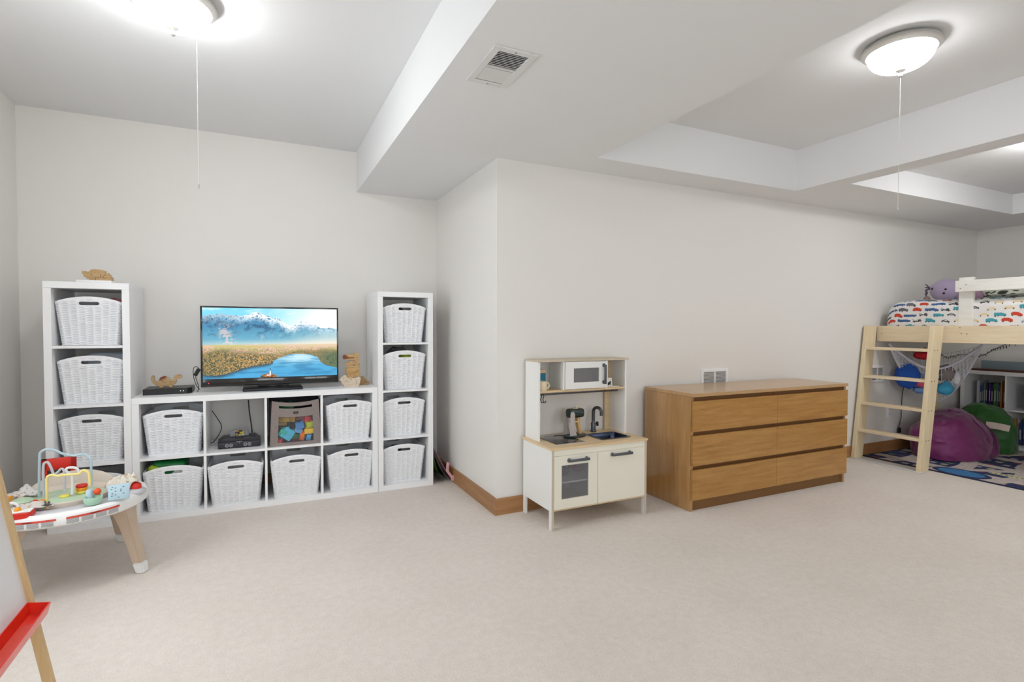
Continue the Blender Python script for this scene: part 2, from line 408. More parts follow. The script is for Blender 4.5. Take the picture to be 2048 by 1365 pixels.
# ------------------------------------------------------------------ woven plastic baskets
basketM = mat('white_woven_plastic', rgb(250, 250, 253), .42, spec=.45)
def make_basket():
    HW0, HW1, HD0, HD1, H = .138, .163, .162, .188, .258
    npx, npy, nr, RW = 64, 50, 5, 168
    rc = .02
    u = []                                   # unit perimeter, (sx, sy, dx, dy) on a rounded rectangle
    def side(hx, hy):
        P = []
        def ln(a, b, n): 
            for i in range(n): P.append((a[0]+(b[0]-a[0])*i/n, a[1]+(b[1]-a[1])*i/n))
        def arc(cx, cy, a0, n):
            for i in range(n): a = a0+PI/2*i/n; P.append((cx+rc*math.cos(a), cy+rc*math.sin(a)))
        ln((-hx+rc, -hy), (hx-rc, -hy), npx); arc(hx-rc, -hy+rc, -PI/2, nr)
        ln((hx, -hy+rc), (hx, hy-rc), npy); arc(hx-rc, hy-rc, 0, nr)
        ln((hx-rc, hy), (-hx+rc, hy), npx); arc(-hx+rc, hy-rc, PI/2, nr)
        ln((-hx, hy-rc), (-hx, -hy+rc), npy); arc(-hx+rc, -hy+rc, PI, nr)
        return np.array(P)
    N = len(side(.1, .1))
    def top(x): return H+.030*(1-np.clip(np.abs(x)/HW1, 0, 1)**2)
    def surf(ins, rows, weave):
        V = np.zeros((rows+1, N, 3))
        Pt = side(HW1, HD1); mk = (np.abs(Pt[:, 1]) > HD1-.003)
        tz = np.where(mk, top(Pt[:, 0]), H)
        seg = np.r_[0, np.cumsum(np.linalg.norm(np.diff(np.r_[Pt, Pt[:1]], axis=0), axis=1))]
        L_ = seg[-1]; s_ = seg[:-1]*(2*round(L_/.083/2)*.083)/L_
        for j in range(rows+1):
            t = j/rows; z = tz*t
            f = np.clip(z/H, 0, 1.12)[:, None]
            A = side(HW0-ins, HD0-ins); B = side(HW1-ins, HD1-ins)
            XY = A+(B-A)*f
            if weave:
                nx = np.roll(XY, -1, 0)-np.roll(XY, 1, 0); nn = np.c_[nx[:, 1], -nx[:, 0]]; nn /= np.linalg.norm(nn, axis=1)[:, None]
                pit = .0104; sc = XY[:, 0]/(HW0+(HW1-HW0)*f[:, 0])*HW1; sc = np.where(mk, sc+.020, s_)
                cl = np.floor(sc/.0405); fr = z/pit+.5*(cl % 2); fr = fr-np.floor(fr)
                prof = (.5-.5*np.cos(2*PI*fr))**.7; ph = np.abs(np.sin(PI*sc/.0405))
                d = .0036-.0115*ph**.8*(1-prof)+.0012*(1-ph)
                hole = (np.abs(XY[:, 0]) < .066) & (np.abs(z-.250) < .020) & mk
                band = (z > tz-.013) | (z < .006)
                d = np.where(band | hole, .0030, d)
                XY = XY+nn*d[:, None]
            V[j] = np.c_[XY, z]
        return V
    O = surf(0, RW, True); I = surf(.0095, RW, False)
    cz, hl, hr = .250, .039, .0112
    def dist(p): # signed distance to the stadium
        x = max(abs(p[0])-hl, 0); return math.hypot(x, p[2]-cz)-hr
    me = D.meshes.new('basket_wall'); verts = []; faces = []
    for V in (O, I):
        off = len(verts); R, n = V.shape[:2]
        Vl = V.reshape(-1, 3).copy()
        m = (np.abs(Vl[:, 0]) < .07) & (np.abs(Vl[:, 2]-cz) < .03) & (np.abs(Vl[:, 1]) > .12)
        inside = np.zeros(len(Vl), bool)
        for i in np.where(m)[0]:
            inside[i] = dist(Vl[i]) < 0
        verts += Vl.tolist()
        for j in range(R-1):
            for k in range(n):
                q = [j*n+k, j*n+(k+1) % n, (j+1)*n+(k+1) % n, (j+1)*n+k]
                if sum(inside[i] for i in q) >= 2: continue
                f = [off+i for i in q]
                faces.append(f if V is O else f[::-1])
    n = N; R = RW+1
    for k in range(n):
        faces.append([RW*n+k, RW*n+(k+1) % n, R*n+RW*n+(k+1) % n, R*n+RW*n+k])
    faces.append(list(range(n))[::-1]); faces.append([R*n+k for k in range(n)])
    me.from_pydata(verts, [], faces); me.materials.append(basketM); me.update()
    me.polygons.foreach_set('use_smooth', [True]*len(me.polygons))
    root = D.objects.new('storage_basket', None); COL.objects.link(root); root.empty_display_size = .05
    o = D.objects.new('basket_wall', me); COL.objects.link(o); o.parent = root
    P = [tuple(p) for p in (O[-1]+I[-1])/2]
    MB().tube(P, .0038, 8, closed=True).build('rim', basketM, root)
    for sgn in (-1, 1):
        fz = .25/.258; y = sgn*(HD0+(HD1-HD0)*fz-.0022)
        pts = []
        for i in range(14): a = -PI/2+PI*i/13; pts.append((hl+(hr+.0012)*math.cos(a), y, cz+(hr+.0012)*math.sin(a)))
        for i in range(14): a = PI/2+PI*i/13; pts.append((-hl+(hr+.0012)*math.cos(a), y, cz+(hr+.0012)*math.sin(a)))
        MB().tube(pts, .0034, 8, closed=True).build('handle_opening', basketM, root)
    return root
bk = make_basket()
GB = 'white woven plastic storage baskets in the cube shelves'
zr = [.038, .390, .742, 1.094]
BASK = [   # x centre, y front offset, z, yaw, label
 (-.495, 3.93, .0385, 0, 'white woven basket holding green toys, bottom row of the low shelf, leftmost'),
 (-.143, 3.905, .0385, 0, 'white woven basket in the low shelf directly below the game console'),
 (.229, 3.905, .0385, 0, 'white woven basket in the low shelf directly below the grey bin of blocks'),
 (.590, 3.925, .0385, 2, 'white woven basket in the low shelf, bottom right, a wooden stick inside'),
 (-.493, 3.945, .3925, 0, 'white woven basket in the upper left cube under the black media box'),
 (.583, 3.93, .3925, 2, 'white woven basket in the upper right cube of the low shelf'),
 (-.912, 3.945, 1.096, 0, 'white woven basket in the top cube of the far left tall shelf'),
 (-.907, 3.945, .7435, 0, 'white woven basket in the second cube down of the far left tall shelf'),
 (-.909, 3.945, .391, 0, 'white woven basket in the third cube down of the far left tall shelf'),
 (-.915, 3.945, .0385, 0, 'white woven basket in the bottom cube of the left tall shelf, behind the activity table'),
 (.990, 3.93, 1.096, 0, 'white woven basket in the top cube of the right tall shelf'),
 (.988, 3.93, .7435, 0, 'white woven basket with dark toys poking out, second cube of the right tall shelf'),
 (.984, 3.935, .391, 0, 'white woven basket in the third cube down of the right tall shelf'),
 (.981, 3.935, .0385, 0, 'white woven basket in the bottom cube of the right tall shelf')]
for i, (x, y, z, a, lab) in enumerate(BASK):
    o = bk if i == 0 else copy_tree(bk)
    o.location = (x, y+.190, z); o.rotation_euler = (0, 0, math.radians(a)); tag(o, lab, 'basket', GB)

# things inside the baskets
greenM = mat('green_plastic', rgb(18, 130, 62), .4); limeM = mat('lime_plastic', rgb(190, 214, 50), .45)
t = MB().box(-.085, .10, -.11, .11, 0, .262, .025, seg=4).build('toy_bucket', greenM, loc=(-.545, 4.09, .085), rot=(0, math.radians(3), 0))
tag(t, 'dark green plastic toy tub sticking out of the bottom left basket', 'toy')
t = MB().ball((0, 0, 0), .035, 1.2, 1, 1).build('toy_ball', limeM, loc=(-.600, 4.005, .30)); tag(t, 'lime green plastic toy at the front of the bottom left basket', 'toy')
b = MB(); b.prism([(-.05, -.02), (.0, .035), (.05, .0), (.02, -.03)], -.002, .002)
t = b.build('paper_scrap', mat('paper_white', rgb(225, 225, 222), .8), loc=(-.465, 3.955, .285), rot=(.3, 0, 0)); tag(t, 'crumpled white paper leaning out beside the green toy tub', 'paper')
pinkM = mat('pink_plush', rgb(205, 110, 120), .8, bump=.4)
b = MB(); b.ball((0, 0, 0), .05, 1.3, 1, .7, noise=.5); b.ball((-.06, .01, -.01), .03, noise=.5)
t = b.build('plush_toy', pinkM, loc=(-.805, 4.06, 1.345)); tag(t, 'pink soft toy at the right of the top left basket', 'toy')
t = MB().box(-.12, .10, -.001, .003, -.12, .12, .02).build('plastic_lid', mat('pale_blue_plastic', rgb(214, 222, 232), .4), loc=(-.84, 4.13, .925)); tag(t, 'pale blue-white plastic lid standing in the second basket down, left tall shelf', 'lid')
t = MB().prism([(-.012, -.14), (.012, -.14), (.012, .12), (.0, .14), (-.012, .12)], -.006, .006).build('wooden_stick', wood('stick_wood', rgb(150, 100, 55), rgb(185, 130, 80), 'Z'), loc=(.685, 4.10, .18), rot=(0, .55, 0)); tag(t, 'brown wooden stick poking out of the bottom right basket', 'toy')
b = MB(); b.prism([(-.09, -.03), (-.06, .0), (-.045, .012), (-.02, .018), (0, .035), (.03, .03), (.05, .045), (.06, .02), (.08, .0), (.06, -.03)], -.008, .008)
b.tube([(-.07, .01, -.01), (-.03, .0, .03), (.02, .01, .02)], .006)
t = b.build('toy_figure', mat('dark_toy', rgb(40, 32, 38), .5), loc=(.955, 4.05, 1.025)); tag(t, 'dark winged toy sticking out of the second basket, right tall shelf', 'toy')
t = MB().ball((0, 0, 0), .045, 1.2, 1, .8, noise=.3).build('toy_ball', mat('olive_toy', rgb(150, 165, 30), .5), loc=(1.02, 3.995, .985)); tag(t, 'olive green toy seen through the handle hole of the second right basket', 'toy')
b = MB(); b.tube([(-.06, 0, -.02), (-.02, .01, .02), (.04, 0, .01), (.08, .01, -.02)], .012, smooth=6)
t = b.build('toy_hose', mat('charcoal_toy', rgb(60, 58, 62), .5), loc=(.93, 4.06, 1.35)); tag(t, 'dark curved toy at the top left of the upper right basket', 'toy')
b = MB(); b.ball((0, 0, 0), .05, 1.1, 1, .7, noise=.4); b.box(-.02, .05, -.02, .02, 0, .035, .005)
t = b.build('toy_car', mat('dark_toy', rgb(40, 32, 38), .5), loc=(.935, 4.06, .265)); tag(t, 'dark toy lying in the bottom basket of the right tall shelf', 'toy')
b = MB(); b.ball((0, 0, 0), .055, 1.3, 1, .7, noise=.5)
t = b.build('toy_figure', mat('navy_toy', rgb(40, 50, 90), .5), loc=(.60, 4.03, .20)); tag(t, 'navy toy inside the bottom right basket of the low shelf', 'toy')
b = MB(); b.ball((0, 0, 0), .055, 1.4, 1, .7, noise=.5)
t = b.build('toy_figure', mat('rust_toy', rgb(150, 70, 45), .6), loc=(.20, 4.02, .20)); tag(t, 'rust-red toy inside the basket below the grey bin', 'toy')

# ------------------------------------------------------------------ television
t = thing('television', 'black flat television showing a mountain lake, standing on the low shelf', 'television', (.088, 4.08, .77))
f = MB(); x0, x1, z0, z1 = -.4375, .4385, .036, .578
f.box(x0, x1, -.012, .02, z0, z1, .004)
f.box(x0+.06, x1-.06, .02, .055, z0+.04, z1-.06, .01)
f.build('housing', blackM, t)
bz = MB(); sx0, sx1, sz0, sz1 = x0+.012, x1-.010, z0+.052, z1-.011
glossM = mat('gloss_black', rgb(16, 15, 17), .12, coat=.5)
for q in ((x0, sx0, z0, z1), (sx1, x1, z0, z1), (sx0, sx1, z0, sz0), (sx0, sx1, sz1, z1)): bz.box(q[0], q[1], -.017, -.011, q[2], q[3], .0015)
bz.build('bezel', glossM, t)
# screen picture ----------------------------------------------------
def fbm(x, y, o=5, seed=0, px=1.0):
    r = np.zeros_like(x); a = 1.0; f_ = 1.0; tot = 0
    for k in range(o):
        g = np.random.default_rng(seed*31+k).random((128, 128))
        xx = x*f_; yy = y*f_; xi = np.floor(xx).astype(int); yi = np.floor(yy).astype(int)
        fx = xx-xi; fy = yy-yi; fx = fx*fx*(3-2*fx); fy = fy*fy*(3-2*fy)
        v = (g[xi % 128, yi % 128]*(1-fx)*(1-fy)+g[(xi+1) % 128, yi % 128]*fx*(1-fy)+g[xi % 128, (yi+1) % 128]*(1-fx)*fy+g[(xi+1) % 128, (yi+1) % 128]*fx*fy)
        r += a*v; tot += a; a *= .55; f_ *= 2.03
    return r/tot
def lerp(a, b, t): return a+(b-a)*t[..., None]
def sstep(a, b, x): t = np.clip((x-a)/(b-a), 0, 1); return t*t*(3-2*t)
def screen_image(nx, ny):
    u, v = np.meshgrid((np.arange(nx)+.5)/nx, (np.arange(ny)+.5)/ny)      # v from the top
    A = lambda *c: np.array(c)/255.
    sky = lerp(lerp(A(120, 205, 238)[None, None]*np.ones((ny, nx, 1)), A(245, 246, 240), sstep(.35, 1.0, u+v*.5)), A(250, 245, 235), sstep(.0, .35, fbm(u*5+v*3, v*12, 4, 3)-.55))
    img = sky
    # ridge
    rx = [0, .06, .13, .2, .28, .34, .38, .43, .5, .53, .57, .62, .66, .72, .77, .82, .87, .92, 1.0]
    ry = [.12, .10, .08, .10, .11, .08, .055, .09, .14, .13, .19, .245, .25, .18, .19, .24, .29, .28, .29]
    n1 = fbm(u*22, u*0+3.3, 4, 5)
    ridge = np.interp(u, rx, ry)+(n1-.5)*.035
    m = v > ridge
    dep = v-ridge
    tex = fbm(u*26+v*10, v*20-u*8, 6, 8); tex2 = fbm(u*60, v*45, 4, 9)
    c = lerp(A(44, 116, 158)*np.ones((ny, nx, 1)), A(96, 164, 190), sstep(.1, .5, v))
    c = lerp(c, A(22, 74, 112), sstep(.44, .66, tex)*(1-sstep(.15, .5, v)))
    rock = 1.3*sstep(.47, .60, tex2*.5+tex*.5)*np.exp(-((u-.15-.1*(v-.3))/.05)**2)*sstep(.15, .3, v)
    rock += .6*sstep(.56, .66, tex)*np.exp(-((u-.27-.5*(v-.33))/.035)**2)+.45*sstep(.5, .66, tex2)*np.exp(-((u-.42)/.04)**2-((v-.42)/.06)**2)+.4*sstep(.5, .66, tex2)*np.exp(-((u-.53)/.05)**2-((v-.38)/.08)**2)
    c = lerp(c, A(205, 190, 190), np.clip(rock, 0, 1)*.85)
    snow = (dep > 0)*(1-sstep(.03, .15, dep+(tex2-.5)*.16))*sstep(.30, .62, tex2+.12)
    c = lerp(c, A(244, 244, 246), snow*np.clip(.55+.8*np.exp(-((u-.5)/.2)**2)+.6*np.exp(-((u-.75)/.06)**2), 0, 1))
    sun = sstep(.50, 1.0, u)*sstep(.1, .5, v)
    c = lerp(c, A(236, 226, 200), sun*.75*sstep(.25, .5, v))
    c = lerp(c, A(180, 205, 215), sun*.5)
    mist = np.exp(-((v-.525)/.055)**2); c = lerp(c, A(232, 222, 205), mist*(.45+.5*u))
    img = np.where((v > ridge)[..., None], c, img)
    # plain and forest
    pl = v > .515+(.03*(.15-u))*(u < .15)
    tr = fbm(u*150, v*100, 4, 12); tr2 = fbm(u*9, v*16, 3, 14)
    g = lerp(A(214, 178, 148)*np.ones((ny, nx, 1)), A(196, 182, 120), sstep(.4, .6, tr2))
    g = lerp(g, A(150, 130, 96), sstep(.45, .62, tr)*sstep(.53, .62, v))
    fo = sstep(.6, .68, v+.03*np.sin(u*9)+(tr2-.5)*.08)*(1-sstep(.7, .95, u)*.4)
    g = lerp(g, A(98, 96, 58), fo*.85)
    g = lerp(g, A(206, 156, 92), fo*sstep(.47, .62, tr)*(.5+.5*np.exp(-((u-.4)/.3)**2)))
    g = lerp(g, A(48, 62, 48), fo*sstep(.52, .66, 1-tr)*.8)
    g = lerp(g, A(222, 205, 176), (1-sstep(.53, .62, v))*.5*sstep(.2, .9, u))
    img = np.where(pl[..., None], lerp(img, g, sstep(.51, .535, v)), img)
    # lake
    lx = [0, .03, .12, .2, .28, .35, .42, .47, .5, .54, .6, .66, .72, .78, .84, .87, .9, 1.0]
    lt = [.93, .945, .95, .91, .86, .83, .815, .80, .77, .73, .685, .665, .665, .68, .71, .80, .84, .89]
    lk = np.interp(u, lx, lt)+(tr-.5)*.02
    m = v > lk
    wv = fbm(u*7, v*26, 4, 20)
    w_ = lerp(A(70, 160, 206)*np.ones((ny, nx, 1)), A(190, 222, 232), np.exp(-((u-.7)/.2)**2-((v-.72)/.09)**2))
    w_ = lerp(w_, A(28, 104, 150), sstep(.45, .7, wv)*.5)
    w_ = lerp(w_, A(40, 60, 66), (1-sstep(.0, .06, v-lk))*(u < .5)*.85)
    img = np.where(m[..., None], w_, img)
    bw = sstep(.82, .92, u+(tr2-.5)*.1)*sstep(.60, .70, v+(tr2-.5)*.06)*(v < lk); img = lerp(img, lerp(A(104, 116, 78)*np.ones((ny, nx, 1)), A(62, 82, 66), sstep(.4, .7, tr)), bw)
    # island with a church
    isl = ((u-.465)/.062)**2+((v-.985)/.035)**2 < 1+.6*(tr-.5); img = np.where(isl[..., None], lerp(A(52, 50, 34)*np.ones((ny, nx, 1)), A(196, 120, 60), sstep(.45, .6, tr)), img)
    for (a, b, c_, d, col) in ((.445, .475, .945, .975, A(176, 92, 66)), (.452, .472, .962, .98, A(236, 228, 214)), (.474, .481, .905, .975, A(244, 240, 230)), (.4755, .4795, .865, .905, A(60, 50, 52))):
        k = (u > a) & (u < b) & (v > c_) & (v < d); img[k] = col
    return img
nx, ny = 600, 332
img = screen_image(nx, ny)
gx = np.linspace(sx0, sx1, nx+1); gz = np.linspace(sz1, sz0, ny+1)
P = np.zeros((ny+1, nx+1, 3)); P[..., 0] = gx[None]; P[..., 2] = gz[:, None]; P[..., 1] = -.0125
o = color_grid('screen', P, img, attr_mat('screen_glow', .35, emit=1.0), t); o['label'] = 'lit screen showing snowy mountains above a lake'
text_part('INSIGNIA', .013, mat('logo_grey', rgb(120, 120, 125), .4), t, (.04, -.0175, z0+.028), (PI/2, 0, 0), 'logo')
MB().ball((0, 0, 0), .0028).build('power_light', mat('red_led', rgb(255, 60, 70), .4, emit=2), t, loc=(x0+.045, -.018, z0+.024))
s = MB(); s.box(-.19, .19, -.085, .11, 0, .018, .006); s.build('stand_base', blackM, t)
s = MB(); s.box(-.10, .10, -.005, .03, .014, .05, .004); s.build('stand_neck', glossM, t)

# HDMI dongle and cables by the television's left edge
b = MB(); b.box(-.012, .012, -.007, .007, -.03, .022, .003, m=Matrix.Rotation(math.radians(28), 4, 'Y'))
b.tube([(.012, 0, .02), (-.006, -.002, .036), (-.022, 0, .02), (-.022, 0, -.03), (-.008, 0, -.085), (.012, 0, -.118)], .0021, 8, smooth=8)
b.tube([(-.012, 0, -.03), (-.004, .002, -.06), (.006, 0, -.1), (.002, -.01, -.135)], .0021, 8, smooth=8)
tag(b.build('hdmi_adapter', rubberM, loc=(-.372, 4.095, .908)), 'black plug-in adapter with thin cables hanging at the television\'s left edge', 'cable')

# media box
t = thing('media_player', 'flat black media player box on the shelf left of the television', 'media player', (-.542, 4.05, .77))
b = bmesh.new(); pts = [(-.127, 0), (.115, 0), (.140, .04), (.140, .20), (-.127, .20)]
m_ = MB(); m_.prism([(x, y) for x, y in pts], 0, .038, m=Matrix(((1, 0, 0, 0), (0, 0, 1, 0), (0, 1, 0, 0), (0, 0, 0, 1))), bev=.002); bmesh.ops.recalc_face_normals(m_.bm, faces=m_.bm.faces[:])
m_.build('case', blackM, t, smooth=False)
for x in (.078, .094): MB().ball((x, -.001, .02), .0022).build('indicator_light', mat('white_led', rgb(235, 240, 255), .3, emit=1.5), t)

# ------------------------------------------------------------------ wooden animal puzzles
pzA = wood('puzzle_wood', rgb(164, 128, 84), rgb(210, 178, 130), 'X', .6, scale=6); pzB = wood('puzzle_pale', rgb(205, 184, 158), rgb(228, 212, 190), 'X', .6, scale=6)
pzC = wood('puzzle_striped', rgb(150, 108, 56), rgb(222, 186, 124), 'X', .6, scale=10, stretch=22); pzR = mat('reddish_wood', rgb(122, 60, 28), .5)
lineM = mat('saw_line', rgb(84, 54, 26), .8); eyeM = mat('eye_black', rgb(18, 12, 10), .4)
def jag(pts, amp, seed):
    r = random.Random(seed); o = []
    for i, (x, z) in enumerate(pts):
        x2, z2 = pts[(i+1) % len(pts)]; o.append((x, z)); d = math.hypot(x2-x, z2-z)
        if d < .012 or (z < .002 and z2 < .002): continue
        n = 2 if d < .03 else 4
        for k in range(1, n):
            a = k/n; s_ = amp*(1 if k % 2 else -.6)*r.uniform(.6, 1.2); o.append((x+(x2-x)*a-(z2-z)/d*s_, max(0, z+(z2-z)*a+(x2-x)/d*s_)))
    return o
def puzzle(name, label, loc, pts, th, m, lines=(), eye=None, extra=()):
    if name in ('wooden_fish', 'wooden_crocodile', 'wooden_dragon', 'wooden_bird', 'wooden_lizard'): pts = jag(pts, .0028, name)
    t = thing(name, label, 'toy', loc)
    MB().prism(pts, -th/2, th/2, bev=.0012).build('body', m, t, smooth=False)
    for nm, p, mm in extra: MB().prism(p, -th/2-.001, th/2+.0005).build(nm, mm, t, smooth=False)
    if lines:
        l = MB()
        for L_ in lines: l.tube([(x, -th/2-.0002, z) for x, z in L_], .0009, 5, smooth=5)
        l.build('saw_line', lineM, t)
    if eye: MB().ball((eye[0], -th/2, eye[1]), .0024).build('eye', eyeM, t)
    return t
MBp = MB().box(-.085, .085, -.055, .055, 0, .014, .003); tag(MBp.build('display_plate', whiteM, loc=(-.88, 3.968, 1.47)), 'thin white board under the wooden hedgehog on the tall shelf', 'board')
puzzle('wooden_hedgehog', 'wooden hedgehog puzzle with spiky back on top of the left tall shelf', (-.866, 3.95, 1.484),
 [(-.078, .047), (-.073, .054), (-.056, .055), (-.048, .047), (-.04, .055), (-.03, .066), (-.01, .068), (.005, .067), (.031, .062), (.043, .056), (.036, .051), (.056, .047), (.054, .038), (.066, .036), (.059, .029), (.07, .026), (.066, .021), (.076, .018), (.071, .013), (.078, .008), (.067, .0), (-.039, 0), (-.041, .006), (-.057, .011), (-.049, .016), (-.063, .018), (-.07, .033)], .022, pzA,
 [[(-.008, .0), (-.012, .02), (-.003, .021), (.01, .018), (.014, .03), (.012, .036)], [(.038, .045), (.036, .035), (.03, .028), (.024, .018), (.032, .010), (.042, .014)]], (-.031, .034))
puzzle('wooden_dinosaur', 'long-necked wooden dinosaur puzzle standing on the black media box', (-.549, 4.13, .8085),
 [(-.074, .085), (-.083, .078), (-.088, .066), (-.086, .048), (-.076, .03), (-.062, .019), (-.042, .011), (-.04, 0), (-.019, 0), (-.018, .01), (.012, .009), (.014, 0), (.033, 0), (.034, .013), (.049, .022), (.055, .034), (.055, .047), (.059, .054), (.067, .052), (.085, .063), (.088, .069), (.077, .082), (.061, .085), (.048, .079), (.04, .063), (.036, .052), (.025, .046), (.019, .051), (.013, .064), (-.003, .074), (-.018, .075), (-.033, .068), (-.043, .054), (-.046, .044), (-.057, .042), (-.066, .047), (-.069, .06), (-.066, .075)], .02, pzA,
 [[(-.025, .052), (-.015, .05), (-.002, .058)], [(-.025, .052), (-.022, .036), (-.01, .032), (.004, .034)], [(.014, .034), (.024, .04), (.036, .036), (.05, .037)], [(.016, .03), (.028, .024)]], (.071, .077),
 [('shell', [(-.043, .0545), (-.033, .0685), (-.018, .0755), (-.003, .0745), (.0, .068), (-.012, .058), (-.026, .054), (-.033, .046)], pzR)])
puzzle('wooden_bird', 'pale wooden bird puzzle at the bottom of the stacked toys beside the television', (.605, 4.03, .77),
 [(-.0735, .057), (-.0595, .075), (-.0335, .088), (-.0205, .068), (.0025, .065), (.0395, .065), (.0635, .073), (.0735, .056), (.0655, .021), (.0545, 0), (-.0395, 0), (-.0575, .029)], .022, pzB,
 [[(-.04, .03), (-.03, .048), (-.018, .036), (-.008, .042)], [(.03, .06), (.045, .04), (.04, .02)], [(-.01, .065), (.005, .05), (.01, .06)]], (-.05, .066))
puzzle('wooden_fish', 'striped brown wooden puzzle animal, second from the bottom of the stack by the television', (.627, 4.03, .8345),
 [(-.0495, .077), (.0425, .077), (.0495, .068), (.0285, .053), (.0445, .047), (.0495, .03), (.0395, .014), (-.0245, 0), (-.0395, .012), (-.0495, .039)], .021, pzC,
 [[(-.03, .018), (-.01, .03), (.01, .025), (.02, .045)], [(-.045, .035), (0, .04), (.03, .05)]])
puzzle('wooden_crocodile', 'wooden puzzle animal with jagged right edge, third up in the stack by the television', (.621, 4.03, .912),
 [(-.0535, .027), (-.0405, .04), (-.0125, .048), (.0245, .052), (.0485, .052), (.0505, .041), (.0405, .036), (.0535, .024), (.0425, .014), (.0505, .005), (.0345, 0), (-.0355, 0), (-.0465, .014)], .021, pzA,
 [[(-.04, .035), (-.03, .04), (-.02, .032)], [(0, .03), (.01, .045), (.02, .035), (.03, .045)], [(0, .012), (.01, .022), (.02, .01)]], (.01, .018))
puzzle('wooden_dragon', 'wooden dragon head puzzle breathing a reddish flame, on top of the stack', (.628, 4.03, .9645),
 [(-.05, .044), (-.003, .051), (.042, .054), (.039, .045), (.05, .036), (.037, .029), (.047, .007), (-.008, 0), (-.05, .007)], .021, pzA,
 (), (.0, .04), [('flame', [(-.076, .028), (-.066, .042), (-.053, .039), (-.048, .031), (-.03, .022), (.002, .024), (.004, .016), (-.03, .015), (-.053, .012), (-.069, .008)], pzR)])
puzzle('wooden_lizard', 'wooden puzzle animal lying on the shelf against the right tall unit', (.722, 4.13, .77),
 [(-.041, .056), (-.008, .066), (.011, .04), (.041, .017), (.038, .003), (-.014, 0), (-.036, 0)], .022, pzA, [[(-.03, .03), (-.01, .035), (.01, .02)]])

# ------------------------------------------------------------------ game console in the shelf
t = thing('game_console', 'black cartridge game console with four controller ports, in the low shelf', 'game console', (-.123, 4.00, .3905), math.radians(1))
conM = mat('console_plastic', rgb(44, 43, 50), .4)
b = MB(); b.prism([(-.128, .0), (.128, .0), (.130, .042), (.118, .048), (.108, .060), (-.108, .060), (-.118, .048), (-.130, .042)], .02, .18, bev=.003)
b.box(-.128, .128, -.0, .05, .002, .046, .008); b.box(-.105, -.02, .03, .17, .05, .070, .01, seg=3); b.box(.02, .105, .03, .17, .05, .070, .01, seg=3)
b.build('case', conM, t)
ringM = mat('port_ring', rgb(190, 190, 192), .4)
for x in (-.075, -.05, .035, .06):
    R_ = Matrix.Translation((x, .0, .024)) @ Matrix.Rotation(PI/2, 4, 'X')
    p = MB().lathe([(.0078, 0), (.0105, 0), (.0105, .003), (.0078, .003), (.0078, 0)], 24, m=R_).build('controller_port', ringM, t)
    MB().prism([(-.005, -.002), (.005, -.002), (.004, .003), (-.004, .003)], -.003, 0, m=Matrix.Translation((x, 0, .024))).build('plug_socket', mat('port_grey', rgb(140, 140, 145), .5), p)
b = MB(); b.prism([(-.022, .052), (.022, .052), (.022, .044), (.010, .028), (-.010, .028), (-.022, .044)], -.004, .03); b.build('badge_plate', glossM, t)
text_part('NINTENDO', .0065, mat('badge_white', rgb(210, 214, 214), .5), t, (0, -.0048, .046), (PI/2, 0, 0), 'logo')
text_part('64', .011, mat('badge_teal', rgb(120, 160, 150), .5), t, (0, -.0048, .037), (PI/2, 0, 0), 'logo')
t = thing('game_cartridge', 'grey game cartridge with a colourful label plugged into the console', 'cartridge', (-.125, 4.075, .461), math.radians(1))
gp = [(-.057, 0), (.057, 0), (.058, .034), (.045, .042), (.0, .048), (-.045, .042), (-.058, .034)]
MB().prism(gp, -.009, .009, bev=.002).build('shell', mat('cartridge_grey', rgb(128, 130, 138), .5), t, smooth=False)
nx_, ny_ = 28, 18; uu, vv = np.meshgrid(np.arange(nx_)/nx_, np.arange(ny_)/ny_); nn = fbm(uu*7, vv*5, 2, 41)
ci = np.where((nn > .58)[..., None], np.array([.75, .7, .15]), np.where((nn > .5)[..., None], np.array([.25, .4, .2]), np.where((nn > .42)[..., None], np.array([.7, .3, .12]), np.array([.1, .12, .14]))))
ci = np.where(((vv > .78) & (vv < .9) & (uu > .35))[..., None], np.array([.9, .88, .8]), ci)
P = np.zeros((ny_+1, nx_+1, 3)); P[..., 0] = np.linspace(-.026, .03, nx_+1)[None]; P[..., 2] = np.linspace(.040, .004, ny_+1)[:, None]; P[..., 1] = -.0096
color_grid('label', P, ci, attr_mat('printed_label', .5), t)
b = MB(); b.tube([(-.012, 0, .09), (.02, 0, .035), (.045, 0, -.02), (.035, 0, -.07), (-.004, .0, -.13), (-.02, -.01, -.13)], .0026, 8, smooth=8)
tag(b.build('cable', rubberM, loc=(-.285, 4.19, .54)), 'bent black cable against the wall at the left of the console cube', 'cable')
b = MB(); b.tube([(-.012, .0, .19), (-.006, 0, .10), (.006, 0, 0), (.010, -.02, -.04)], .004, 8, smooth=8)
tag(b.build('cable', rubberM, loc=(-.058, 4.195, .50)), 'thick black cable dropping straight down to the back of the console', 'cable')

